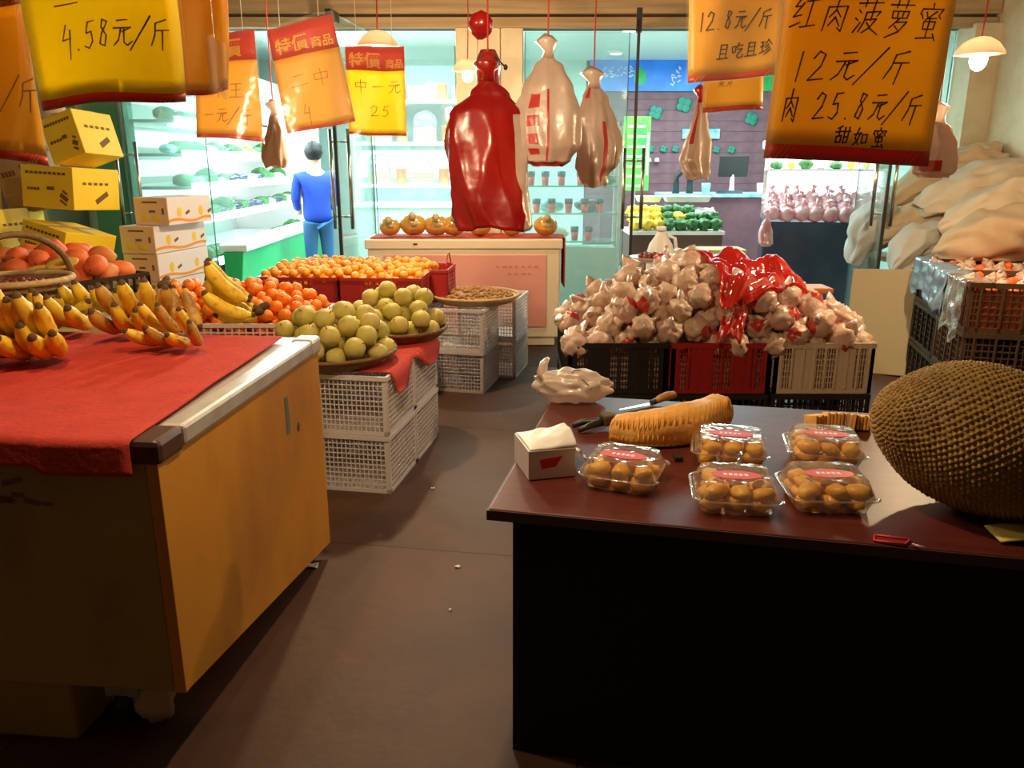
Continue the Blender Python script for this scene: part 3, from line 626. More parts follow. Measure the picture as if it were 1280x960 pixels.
# pink-bag case, lit
dc = thing('chilled_case', 'dark fronted chilled case with lit canopy full of pink bags', 'chiller', (3.5, 9.3, .03), R(-14))
b = Bd(); b.box(-.62, .62, -.4, .4, 0, .92); b.part('body', m_navy, dc, bevel=.02)
for x in (-.60, .60): b = Bd(); b.box(x-.02, x+.02, .3, .36, .92, 1.75); b.part('post', m_alu, dc)
b = Bd(); b.box(-.66, .66, -.15, .42, 1.70, 1.80); b.part('canopy', m_white, dc, bevel=.02)
b = Bd(); b.box(-.6, .6, -.1, .3, 1.685, 1.699); b.part('lit_panel', m_tube, dc)
b = Bd(); b.box(-.6, .6, .36, .38, 1.0, 1.7); b.part('lit_back', m_tubesoft, dc)
b = Bd(); b.box(-.62, .62, -.05, .36, 1.46, 1.48); b.part('upper_shelf', m_white, dc)
pbm = []
for k in range(3): b = Bd(); b.ell((0, 0, 0), (.10, .095, .085), 12, 9, .3, 3, k+20); b.tube([(0, 0, .06), (.01, 0, .11), (.03, .01, .15)], [.02, .015, .04], 7); pbm.append(b.mesh('pink_bag', m_pinkbag, True))
cr, sr = math.cos(R(-14)), math.sin(R(-14))
for j in range(4):
    for i in range(8):
        x = -.54+i*.155+rnd(-.01, .01); y = -.33+j*.16; z = 1.03+j*.045+rnd(0, .02)
        inst('pink_bag', pbm[(i+j) % 3], (3.5+x*cr-y*sr, 9.3+x*sr+y*cr, z), (0, 0, rnd(0, 6)), 'small pink plastic bag of goods heaped in the dark chilled case', 'bag', 'pink bags in the chilled case', rnd(.9, 1.05))
for i in range(7):
    x = -.5+i*.16; y = .1
    inst('leafy_pack', produce[[0, 4, 1, 3][i % 4]], (3.5+x*cr-y*sr, 9.3+x*sr+y*cr, 1.51), (0, 0, 0), 'leafy or pale pack on the upper shelf of the pink bag case', 'vegetables', 'packs above the pink bags', .75)
# ceiling downlights
for i, (x, y) in enumerate(((-.9, 9.4), (-.4, 10.4), (1.3, 9.6), (1.4, 11.6), (3.0, 9.8))):
    b = Bd(); b.lathe([(0, 0), (.09, 0), (.11, .03), (0, .03)], 18, (x, y, 2.99)); o = b.one('ceiling_downlight', m_white, ['round downlight in front of the gift cabinet', 'round downlight above the gift cabinet', 'round downlight above the green poster', 'round downlight by the blue banner', 'round downlight above the pink bag case'][i], 'lamp')
    b = Bd(); b.lathe([(0, -.006), (.075, -.004), (.075, 0), (0, 0)], 18); b.part('lens', m_tube, o)
# ============================================================ MARKET LAMPS
def bulb(label, loc, power, shade=True):
    t = thing('hanging_bulb', label, 'lamp', loc)
    b = Bd(); b.ell((0, 0, -.025), (.042, .042, .055), 16, 12); b.part('bulb', m_bulb, t, True)
    b = Bd(); b.tube([(0, 0, .02), (0, 0, .07)], .018, 10); b.part('socket', m_white, t, True)
    b = Bd(); b.tube([(0, 0, .07), (.01, 0, .4), (0, 0, 3.24-loc[2])], .004, 6); b.part('cord', m_rope, t)
    if shade:
        b = Bd(); b.lathe([(.02, .085), (.045, .08), (.085, .055), (.115, .015), (.122, .0)], 24); b.part('shade', m_shade, t, True, solid=.002)
    l = bpy.data.lights.new('bulb_light', 'POINT'); l.energy = power; l.color = WARM; l.shadow_soft_size = .04
    o = bpy.data.objects.new('bulb_light', l); COL.objects.link(o); o.parent = t; o.location = (0, 0, -.095)
    return t
bulb('glowing bulb with round shade hanging at the right over the quilts', (2.42, 4.45, 2.13), 105)
bulb('glowing bulb hanging behind the small yellow sign at left', (-.78, 5.0, 2.24), 100)
bulb('glowing bulb beside the cream pillar, behind the red bag', (-.34, 6.55, 2.26), 45)
bulb('bulb over the aisle above the top of the view', (-.10, 2.12, 2.65), 85)
bulb('added unseen bulb brightening the banana chest, above the top of the view', (-1.25, 2.35, 2.7), 45)  # extra unseen bulb, added to brighten the bananas, red cloth and left sign

# ============================================================ LEFT CHEST
CH = Matrix.Translation((-.875, 1.85, 0)) @ Matrix.Rotation(R(-5.2), 4, 'Z')
chest = thing('display_chest', 'old yellow sided chest counter with aluminium top edge under the bananas', 'counter', (-.875, 1.85, 0), R(-5.2))
D, Wd = 1.22, 1.75
def zb(y): return .225-.17*y/D
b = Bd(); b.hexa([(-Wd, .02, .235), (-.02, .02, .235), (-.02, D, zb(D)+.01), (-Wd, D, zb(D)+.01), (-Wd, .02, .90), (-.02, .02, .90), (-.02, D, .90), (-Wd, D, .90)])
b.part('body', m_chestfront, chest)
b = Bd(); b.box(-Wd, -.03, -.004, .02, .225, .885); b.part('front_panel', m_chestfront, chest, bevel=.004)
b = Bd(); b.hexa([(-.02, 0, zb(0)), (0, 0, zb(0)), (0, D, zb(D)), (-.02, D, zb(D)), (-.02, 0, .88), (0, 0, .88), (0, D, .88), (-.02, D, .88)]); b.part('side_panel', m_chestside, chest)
b = Bd(); b.box(-.028, .004, -.008, .03, .225, .88); b.part('corner_post', m_chestside, chest, bevel=.003)
b = Bd(); b.box(-.06, .012, .12, D-.09, .88, .94); b.part('side_trim', m_alu, chest, bevel=.012)
b = Bd(); b.box(-.075, .014, -.012, .12, .875, .942); b.part('corner_cap', M('brown_corner_cap', (.09, .045, .035), .3), chest, bevel=.016)
b = Bd(); b.box(-.075, .014, D-.09, D+.012, .875, .942); b.part('corner_cap', m_alu, chest, bevel=.014)
b = Bd(); b.box(-Wd, -.07, -.010, .03, .88, .938); b.part('front_trim', M('brown_corner_trim', (.09, .045, .035), .3), chest, bevel=.012)
b = Bd(); b.box(-Wd, -.06, .02, D, .90, .932); b.part('top', m_alu, chest)
b = Bd(); b.hexa([(-.001, .84, .66), (.002, .84, .66), (.002, .875, .66), (-.001, .875, .66), (-.001, .84, .80), (.003, .84, .80), (.003, .868, .80), (-.001, .868, .80)]); b.part('grip_slot', M('teal_grip', (.12, .17, .15), .4), chest, bevel=.004)
b = Bd(); b.ell((.001, .955, .655), (.002, .014, .018), 12, 8); b.part('hole', m_stem, chest, True)
b = Bd()
for k in range(9): b.boxr((-.42+rnd(-.16, .12), -.006, .80+rnd(-.07, .05)), (rnd(.02, .06), .002, rnd(.006, .018)), (0, rnd(-.4, .4), 0))
b.part('faded_stain', m_brownink, chest, kind='stuff')
b = Bd(); b.box(-1.7, -.37, .05, .5, 0, .235); b.part('plinth', m_chestfront, chest, bevel=.01)
b = Bd(); b.box(-1.7, -1.2, .5, 1.0, 0, .12); b.part('rear_foot', m_chestfront, chest)
ca = Bd(); ca.X = Matrix.Translation((-.27, .16, .06)) @ Matrix.Rotation(math.pi/2, 4, 'Y'); ca.lathe([(.02, -.02), (.06, -.02), (.06, .02), (.02, .02)], 20); ca.X = None
ca.part('caster_wheel', m_blkc, chest, True)
b = Bd(); b.box(-.32, -.22, .12, .2, .10, .205); b.box(-.305, -.295, .13, .19, .04, .11); b.box(-.245, -.235, .13, .19, .04, .11); b.part('caster_bracket', m_alu, chest)
b = Bd(); b.ell((-1.05, 2.02, .075), (.055, .05, .075), 14, 10, .4, 3, 4); b.one('paper_wad', m_quilt, 'crumpled brown paper wad stuffed under the yellow chest', 'paper', smooth=True)
# red cloth
def clothf(u, v):
    # local chest coordinates; u across (left -> right), v front -> back
    xr = -.040-.075*v
    x = -Wd+.02+(xr+Wd-.02)*u
    if v < .16:
        k = v/.16; y = -.022-.012*math.sin(u*9)-.02*(1-k); z = .893+.055*k+.012*math.sin(u*5+.3)*(1-k) - .02*(1-k)*(u > .85)
    else: k = (v-.16)/.84; y = -.014+k*1.18; z = .946+.006*noise.noise(Vector((x*3, y*3, 0)))
    return CH @ Vector((x, y, z))
b = Bd(); b.grid(clothf, 60, 50); b.one('table_cloth', m_redcloth, 'red felt cloth spread under the bananas and hanging over the chest front', 'cloth', smooth=True, solid=.003)

# ============================================================ BANANAS
def banana_mesh(name, mat, L_=.21, r=.028, bend=1.25, seed=0):
    b = Bd(); n = 17; pts = []; rad = []
    rr = L_/bend
    for i in range(n):
        t = i/(n-1); a = bend*t
        pts.append((0, rr*math.sin(a), rr*(1-math.cos(a))))
        rad.append(r*(.34 if t < .08 else .5 if t < .14 else 1-.72*max(0, (t-.72)/.28)**1.5-.32*max(0, (.35-t)/.35)) if t < .97 else r*.24)
    b.tube(pts, rad, 7, ell=1.05)
    for k in range(len(b.f)):
        if k >= (n-2)*7 or k < 7: b.m[k] = 1
    return b.mesh(name, [mat, m_btip], True)
ban = {k: [banana_mesh('banana', m, .215+.008*i, .0275, .85+.22*i) for i in range(3)] for k, m in (('y', m_banana), ('b', m_bananab), ('g', m_bananag))}
def bunch(label, crown, az, kinds='y', n=6, tilt=.15, rows=2, spread=.95, roll=0, sc=1.0):
    """crown point on the cloth; fingers fan out towards azimuth az, curving up"""
    t = thing('banana_bunch', label, 'bananas', crown, az); t.rotation_euler = (0, roll, az); t.scale = (sc,)*3
    b = Bd(); b.ell((0, -.005, .012), (.03, .022, .02), 10, 7, .2); b.tube([(0, -.0, .01), (0, -.03, .03), (0, -.045, .035)], [.018, .014, .012], 8); b.part('crown', m_btip if kinds != 'g' else m_pear, t, True)
    for rw in range(rows):
        for i in range(n-rw):
            f = (i+.5*rw)/(n-1)-.5
            me = random.choice(ban[kinds[(i+rw) % len(kinds)]])
            o = bpy.data.objects.new('banana', me); COL.objects.link(o); o.parent = t
            o.location = (f*.17, .005+.012*rw, .012+.046*rw)
            o.rotation_euler = (tilt+.30*rw+rnd(-.06, .06), rnd(-.1, .1), -f*spread)
            s = rnd(.94, 1.06); o.scale = (s, s, s)
    return t
TZ = .968
def on(px, py, z=TZ): return atZ(px, py, z)
bunch('large yellow banana bunch at the front left corner of the red cloth', on(45, 440), R(184), 'yyg', 7, .02, 2, .6, sc=1.08)
bunch('yellow banana bunch behind the front left bunch, tips turned up', on(95, 405), R(160), 'yg', 5, .05, 1, .9, sc=1.05)
bunch('yellow banana bunch in the middle of the red cloth', on(185, 412), R(195), 'yby', 5, .05, 2, .9, sc=1.0)
bunch('small browning banana bunch nearest the aluminium edge', on(232, 428), R(165), 'by', 4, .0, 2, .9, sc=.78)
bunch('banana bunch lying with its crown towards the oranges, tips to the left', on(322, 392, .985), R(104), 'yy', 3, -.0, 2, .55, sc=1.1)
bunch('spread banana bunch beside the wicker basket', on(52, 398), R(205), 'yg', 5, .02, 1, 1.2, sc=.95)
bunch('yellow banana bunch behind the middle one, below the brown bunch', on(150, 388), R(175), 'yyg', 5, .02, 1, 1.1, sc=1.0)
b = bunch('brown spotted banana bunch standing with its crown on top', on(205, 360, 1.12), R(180), 'b', 5, -1.35, 1, 1.5, sc=.95)
o = inst('loose_banana', ban['y'][0], on(322, 392, .975), (R(-2), R(70), R(168)), 'single yellow banana pointing down to the aluminium edge', 'banana', None, 1.05)

# ============================================================ LATTICE CRATES
def lattice(name_unused, w, d, h, nx, nz, bar=.004, th=.006, rim=.022, foot=.02, ribs=0, windows=None, taper=0):
    """open crate, origin at centre of base: solid rim, corners and foot, lattice walls"""
    b = Bd()
    b.box(-w/2+.005, w/2-.005, -d/2+.005, d/2-.005, 0, .006)
    for s in (-1, 1):
        for (L_, off, ax) in ((w, d/2, 0), (d, w/2, 1)):
            def bx(a0, a1, z0, z1, t0=0, t1=th):
                lo, hi = sorted((s*(off-t1), s*(off-t0)))
                if ax == 0: b.box(a0, a1, lo, hi, z0, z1)
                else: b.box(lo, hi, a0, a1, z0, z1)
            bx(-L_/2, L_/2, h-rim, h, -.006, th+.002); bx(-L_/2, L_/2, 0, foot)
            bx(-L_/2, -L_/2+.022, 0, h); bx(L_/2-.022, L_/2, 0, h)
            n = nx if ax == 0 else max(2, int(nx*d/w))
            wins = windows or [(0, 1)]
            edges = [0]
            for (a, c) in wins:
                if a > edges[-1]+.001: bx(-L_/2+L_*edges[-1], -L_/2+L_*a, foot, h-rim)
                k0 = int(round(a*n)); k1 = int(round(c*n))
                for k in range(k0, k1+1):
                    x = -L_/2+L_*k/n; bx(x-bar/2, x+bar/2, foot, h-rim, .001, th-.001)
                for k in range(1, nz):
                    z = foot+(h-rim-foot)*k/nz; bx(-L_/2+L_*a, -L_/2+L_*c, z-bar/2, z+bar/2, .0005, th)
                edges.append(c)
            if edges[-1] < .999: bx(-L_/2+L_*edges[-1], L_/2, foot, h-rim)
            for k in range(ribs):
                x = -L_/2+L_*(k+.5)/ribs; bx(x-.006, x+.006, foot, h-rim, -.008, .001)
    return b
def place_local(O, rz, lx, ly, z=0):
    c, s = math.cos(rz), math.sin(rz); return (O[0]+lx*c-ly*s, O[1]+lx*s+ly*c, z)

white_me = lattice('', .45, .45, .30, 20, 10, .0045).mesh('white_crate', m_whc)
# stack under the pear baskets: two wide, two deep, two high
OW = (-.60, 3.69); rw = R(-10)
pos = ['bottom', 'top']
for i in range(2):
    for j in range(2-i):
        for k in range(2):
            p = place_local(OW, rw, -.228-.456*i, .228+.456*j, .303*k)
            inst('white_crate', white_me, p, (0, 0, rw), 'white lattice crate, %s of the %s %s stack under the pear baskets' % (pos[k], ['front', 'back'][j], ['right', 'left'][i]), 'crate', 'white crates under the pears')
# stack under the nut tray
ON = (-.20, 5.47); rn = R(-13)
for i in range(1):
    for j in range(2):
        for k in range(2):
            p = place_local(ON, rn, -.228-.456*i, .228+.456*j*.9 if j == 0 else .70, .303*k)
            inst('white_crate', white_me, p if j == 0 else place_local(ON, rn, -.10, .69, .303*k), (0, 0, rn), 'white lattice crate, %s of the %s stack under the round nut tray' % (pos[k], ['front', 'back'][j]), 'crate', 'white crates under the nuts')

# red cloth on the white crates
def clw(u, v):
    x = -.92+.94*u; y = -.02+.95*v
    edge = max(0, x-(-.005)); z = .610+.004*noise.noise(Vector((x*5, y*5, 0)))
    px, py, _ = place_local(OW, rw, x, y)
    return Vector((px, py, z))
b = Bd()
pts = [(-.92, -.02), (-.05, -.05), (.06, .12), (.07, .95), (-.92, .95)]
b.grid(lambda u, v: (lambda x, y: Vector(place_local(OW, rw, min(x, .012+.3*max(0, x)), y, .612 if x < .0 else .612-min(.10, (x)*1.3))))(-.92+(.98+.05*math.sin(v*9+1))*u, -.0+.90*v+.06*u*(1-v)), 40, 30)
b.one('red_cloth', m_redcloth, 'red cloth under the two pear baskets, corner hanging over the white crates', 'cloth', smooth=True, solid=.003)

# ============================================================ FLAT BASKETS WITH PEARS
def flat_basket(label, c, r, mat, depth=.05):
    t = thing('flat_basket', label, 'basket', c)
    b = Bd(); b.lathe([(0, .002), (r*.80, .002), (r*.98, depth), (r, depth+.006), (r*1.0, depth-.01), (r*.84, .0)], 48); b.part('tray', mat, t)
    b = Bd()
    for k in range(72):
        a = 2*math.pi*k/72; b.tube([(r*.84*math.cos(a), r*.84*math.sin(a), .004), (r*1.005*math.cos(a), r*1.005*math.sin(a), depth)], .0045, 5)
    b.part('weave', mat, t)
    b = Bd(); b.tube([(r*1.0*math.cos(a), r*1.0*math.sin(a), depth+.005) for a in [2*math.pi*k/48 for k in range(49)]], .011, 8); b.part('rim', mat, t, True)
    return t
cA = Vector(place_local(OW, rw, -.36, .24)); cA.z = .616
cB = Vector(place_local(OW, rw, -.22, .86)); cB.z = .616
flat_basket('flat wicker basket of pears nearest the chest', cA, .315, m_wick)
flat_basket('flat wicker basket of pears behind, on the red cloth corner', cB, .285, m_wick)
pearm = []
for k in range(3):
    b = Bd(); b.ell((0, 0, 0), (.054, .054, .050+.002*k), 16, 11, .05, 2, k)
    b.cur = 1; b.tube([(0, 0, .046), (.003, 0, .058), (.008, 0, .068)], .0025, 5); pearm.append(b.mesh('pear', [m_pear, m_stem], True))
for (c, r, top, nm_) in ((cA, .315, .30, 'front'), (cB, .285, .30, 'rear')):
    H = lambda x, y: c.z+.025+top*max(0, 1-((x-c.x)**2+(y-c.y)**2)/(r*1.02)**2)**.75
    for (x, y, z) in pile(c.x-r, c.x+r, c.y-r, c.y+r, c.z+.008, H, .106, 120, lambda a, q: (a-c.x)**2+(q-c.y)**2 < (r*.86)**2):
        inst('green_pear', random.choice(pearm), (x, y, z), (rnd(-.9, .9), rnd(-.9, .9), rnd(0, 6)), 'yellow-green round pear heaped in the %s flat basket' % nm_, 'pear', 'pears in the %s flat basket' % nm_, rnd(.95, 1.0))
# nut tray
cN = Vector(place_local(ON, rn, -.15, .34)); cN.z = .608
flat_basket('round pale wicker tray of brown nuts on white crates', cN, .32, m_wicklt, .045)
b = Bd(); b.lathe([(0, .085), (.12, .078), (.2, .06), (.27, .035), (.285, .008), (0, .008)], 40, cN, lambda a, t: 1+.02*math.sin(5*a)); b.one('nut_heap', m_nut, 'dense mass of small brown nuts filling the round tray', 'nuts', smooth=True, kind='stuff')
nb = Bd(); nb.ell((0, 0, 0), (.0125, .0125, .012), 8, 6); nme = nb.mesh('nut', m_nut, True)
for k in range(290):
    a = rnd(0, 6.283); r = .28*math.sqrt(rnd(0, 1))
    z = np.interp(r, [0, .12, .2, .27, .285], [.085, .078, .06, .035, .02])
    inst('brown_nut', nme, (cN.x+r*math.cos(a), cN.y+r*math.sin(a), cN.z+z+rnd(.002, .008)), (0, 0, 0), 'small round brown nut on the heap in the round tray', 'nut', 'nuts in the round tray', rnd(.9, 1.3))

# ============================================================ RED CRATES OF KUMQUATS
red_b = lattice('', .54, .40, .235, 14, 6, .012, ribs=0, windows=[(.30, .70)])
red_me = red_b.mesh('red_crate', m_redc)
OR = (-.60, 5.27); rr_ = R(-4)
for i in range(2):
    p = place_local(OR, rr_, -.28-.56*i, .21, .616)
    inst('red_crate', red_me, p, (0, 0, rr_), 'red plastic crate, %s of the front two, heaped with kumquats' % ['right', 'left'][i], 'crate', None)
p = place_local(OR, rr_, -.16, .64, .616); o = inst('red_crate', red_me, p, (0, 0, rr_), 'red plastic crate behind the front two, with a raised wire handle', 'crate', None)
b = Bd(); b.tube([(.25, -.12+.24*i/12, .235+.10*math.sin(math.pi*i/12)) for i in range(13)], .005, 6); b.tube([(.25+.06*math.sin(math.pi*i/10), -.1, .235+.04*math.cos(math.pi*i/10)) for i in range(11)], .005, 6); b.part('handle', m_redc, o, True)
inst('red_crate', red_me, place_local(OR, rr_, -.74, .64, .616), (0, 0, rr_), 'red plastic crate behind the front two, at the left under the kumquats', 'crate', None)
for i in range(3):
    for j in range(2):
        for k in range(2):
            p = place_local(OR, rr_, -.27-.47*i, .24+.47*j, .303*k); 
            inst('white_crate', white_me, p, (0, 0, rr_), 'white lattice crate, %s layer, %s row, %s column under the red kumquat crates' % (pos[k], ['front', 'back'][j], ['right', 'middle', 'left'][i]), 'crate', 'white crates under the kumquats')
b = Bd(); b.ell((0, 0, 0), (.031, .031, .028), 12, 8, .04, 2); b.cur = 1; b.ell((0, 0, .027), (.004, .004, .003), 6, 4); kme = b.mesh('kumquat', [m_mandarin, m_stem], True)
ck, sk = math.cos(rr_), math.sin(rr_)
def inK(x, y):
    dx, dy = x-OR[0], y-OR[1]; lx = dx*ck+dy*sk; ly = -dx*sk+dy*ck
    return lx, ly
def HK(x, y):
    lx, ly = inK(x, y); u = (lx+.56)/.55; v = (ly-.42)/.44
    return .87+.25*max(0, 1-abs(u)**2.4)*max(0, 1-abs(v)**2.2)
# crate filling just below the rim, then the counted fruit above it
b = Bd()
for i in range(2):
    for j in range(2):
        x0, x1 = -.54-.56*i+.02, -.01-.56*i-.02
        q = [place_local(OR, rr_, *a) for a in ((x0, .03+.43*j), (x1, .03+.43*j), (x1, .38+.43*j), (x0, .38+.43*j))]
        b.hexa([(a[0], a[1], .63) for a in q]+[(a[0], a[1], .80) for a in q])
b.one('kumquat_filling', m_mandarin, 'packed kumquats filling the red crates below the heap', 'kumquats', kind='stuff')
for (x, y, z) in pile(-1.85, -.5, 5.2, 6.2, .80, HK, .062, 300, lambda a, q: (-1.09 < inK(a, q)[0] < -.03) and (.03 < inK(a, q)[1] < .80)):
    inst('kumquat', kme, (x, y, z), (rnd(-1, 1), rnd(-1, 1), rnd(0, 6)), 'small golden orange kumquat heaped above the red crates', 'kumquat', 'kumquats heaped on the red crates', rnd(.92, 1.0))

# ============================================================ ORANGES BEHIND THE CHEST
t_ = Bd(); OO = Vector((-1.32, 3.72, 0))
blk_me = lattice('', .58, .42, .30, 12, 5, .012, ribs=4).mesh('black_crate', m_blkc)
og = [(-1.40, 4.70), (-1.40, 5.0), (-1.99, 4.70), (-1.99, 5.0)]
og = [(-1.41, 4.66), (-2.0, 4.66)]
for i, (x, y) in enumerate(og):
    for k in range(2): inst('black_crate', blk_me, (x, y, .303*k), (0, 0, 0), 'black crate, %s of the %s stack hidden under the oranges' % (pos[k], ['right', 'left'][i]), 'crate', 'black crates under the oranges')
wide = lattice('', 1.16, .66, .13, 30, 3, .008).mesh('shallow_crate', m_whc)
inst('shallow_tray', wide, (-1.70, 4.66, .606), (0, 0, 0), 'shallow white slatted tray holding the bright oranges', 'tray', None)
b = Bd(); b.ell((0, 0, 0), (.038, .038, .035), 14, 9, .04, 2); b.cur = 1; b.ell((0, 0, .034), (.005, .005, .003), 6, 4); ome = b.mesh('orange', [m_orange, m_stem], True)
HO = lambda x, y: .735+.21*max(0, 1-abs((x+1.70)/.60)**3)*max(0, 1-((y-4.70)/.42)**2)**.7
b = Bd(); b.box(-2.26, -1.14, 4.35, 4.97, .62, .66); b.one('orange_filling', m_orange, 'packed oranges filling the shallow tray below the heap', 'oranges', kind='stuff')
for (x, y, z) in pile(-2.24, -1.16, 4.37, 4.96, .66, HO, .077, 300): inst('orange', ome, (x, y, z), (rnd(-1, 1), rnd(-1, 1), rnd(0, 6)), 'bright orange fruit heaped behind the bananas', 'orange', 'oranges behind the bananas', rnd(.92, 1.0))

# ============================================================ DATE BASKET ON THE CHEST
wb = thing('handled_basket', 'dark wicker basket with arched handle at the left edge', 'basket', (-2.12, 3.42, .90))
b = Bd(); b.box(-2.5, -1.85, 3.19, 3.72, 0, .895); b.one('cloth_covered_stand', m_chestfront, 'olive box stand carrying the dark wicker basket', 'stand')
b = Bd(); b.lathe([(0, 0), (.15, 0), (.165, .06), (.20, .17), (.215, .21), (.20, .21), (.185, .17), (.15, .06), (0, .012)], 40, (0, 0, 0)); b.part('bowl', m_wick, wb, True)
b = Bd()
for z, r in ((.03, .160), (.06, .168), (.09, .177), (.12, .187), (.15, .197), (.18, .208)):
    b.tube([(r*math.cos(a), r*math.sin(a), z) for a in [2*math.pi*k/40 for k in range(41)]], .009, 6)
b.part('woven_bands', m_wick, wb, True)
b = Bd(); b.tube([(.212*math.cos(a), .212*math.sin(a), .212) for a in [2*math.pi*k/40 for k in range(41)]], .014, 8); b.part('rim', m_wicklt, wb, True)
b = Bd(); b.tube([(.01+.20*math.cos(math.pi*k/18)*.6, .20*math.cos(math.pi*k/18), .20+.20*math.sin(math.pi*k/18)) for k in range(19)], .014, 8); b.part('handle', m_wick, wb, True)
b = Bd(); b.ell((0, 0, 0), (.022, .018, .017), 10, 7); dme = b.mesh('red_date', m_datef, True)
b = Bd(); b.lathe([(0, .19), (.17, .165), (.16, .14), (0, .14)], 24, (-2.12, 3.42, .90)); b.one('date_filling', m_datef, 'packed dark red dates filling the wicker basket', 'dates', kind='stuff', smooth=True)
for k in range(70):
    a = k*2.39996; r = .17*math.sqrt((k+.5)/70); inst('red_date', dme, (-2.12+r*math.cos(a), 3.42+r*math.sin(a), .90+.205-.15*r), (rnd(-.4, .4), rnd(-.4, .4), rnd(0, 3)), 'glossy dark red date in the handled wicker basket', 'date', 'dates in the wicker basket')

# ============================================================ MANGO CRATE
mr = R(62); MO = (-2.50, 4.32)
mcr = lattice('', .62, .44, .15, 12, 2, .02, ribs=3).mesh('shallow_black_crate', m_blkc)
def mg(lx, ly, z=0): return place_local(MO, mr, lx, ly, z)
inst('shallow_black_crate', mcr, mg(.31, .22, .80), (0, 0, mr), 'shallow black crate of red mangoes, front one', 'crate', None)
inst('shallow_black_crate', mcr, mg(.31, .68, .80), (0, 0, mr), 'shallow black crate of red mangoes, farther left', 'crate', None)
for j in range(2):
    for k in range(2): inst('black_crate', blk_me, mg(.31, .22+.46*j, .303*k), (0, 0, mr), 'black crate, %s of the stack under the %s mango crate' % (pos[k], ['front', 'left'][j]), 'crate', 'black crates under the mangoes')
b = Bd(); b.box(-.32, .32, -.22, .68, 0, .19); b.X = None
o = b.one('wooden_riser', m_cardb, 'brown carton layer between black crates and mango crates', 'carton'); o.location = mg(.31, .45, .607); o.rotation_euler = (0, 0, mr)
b = Bd()
for j in range(2):
    q = [mg(a, c+.46*j) for a, c in ((.02, .02), (.60, .02), (.60, .42), (.02, .42))]
    b.hexa([(a[0], a[1], .81) for a in q]+[(a[0], a[1], .90) for a in q])
b.one('packing_straw', m_straw, 'pale packing filling under the red mangoes', 'packing', kind='stuff')
mm = []
for k, mt in enumerate((m_redfruit, m_redfruit, m_redfruitg)):
    b = Bd(); b.ell((0, 0, 0), (.088, .062, .060), 18, 12, .10, 1.5, k); b.cur = 1; b.tube([(-.085, 0, 0), (-.095, .0, .004)], .005, 6); mm.append(b.mesh('mango', [mt, m_stem], True))
cm, sm = math.cos(mr), math.sin(mr)
def lm(x, y): dx, dy = x-MO[0], y-MO[1]; return dx*cm+dy*sm, -dx*sm+dy*cm
def HM(x, y): lx, ly = lm(x, y); return .96+.19*max(0, 1-abs((lx-.31)/.36)**2)*max(0, 1-abs((ly-.45)/.55)**2)
for (x, y, z) in pile(-3.5, -2.0, 4.2, 5.2, .90, HM, .122, 60, lambda a, q: .05 < lm(a, q)[0] < .57 and .05 < lm(a, q)[1] < .84):
    inst('mango', random.choice(mm), (x, y, z), (rnd(-.3, .3), rnd(-.3, .3), rnd(0, 6)), 'plump red-orange mango heaped on the shallow black crates', 'mango', 'mangoes on the black crates', rnd(.9, 1))
for i, (px, py) in enumerate(((45, 328), (76, 318))):
    c = atT(px, py, 4.25)-Vector((0, 0, .05))
    t = thing('mango_half', ['cut mango half showing yellow flesh, nearer the basket', 'cut mango half showing yellow flesh, upper one on the heap'][i], 'mango', c)
    t.rotation_euler = (R(28), R(-8), R(10))
    b = Bd(); b.lathe([(0, -.035), (.045, -.028), (.078, -.005), (.086, .004)], 24, sy=.62); b.part('rind', m_redfruit, t, True)
    b = Bd(); b.lathe([(.086, .004), (.08, .008), (.03, .003), (0, .001)], 24, sy=.62); b.part('flesh', m_flesh, t, True)
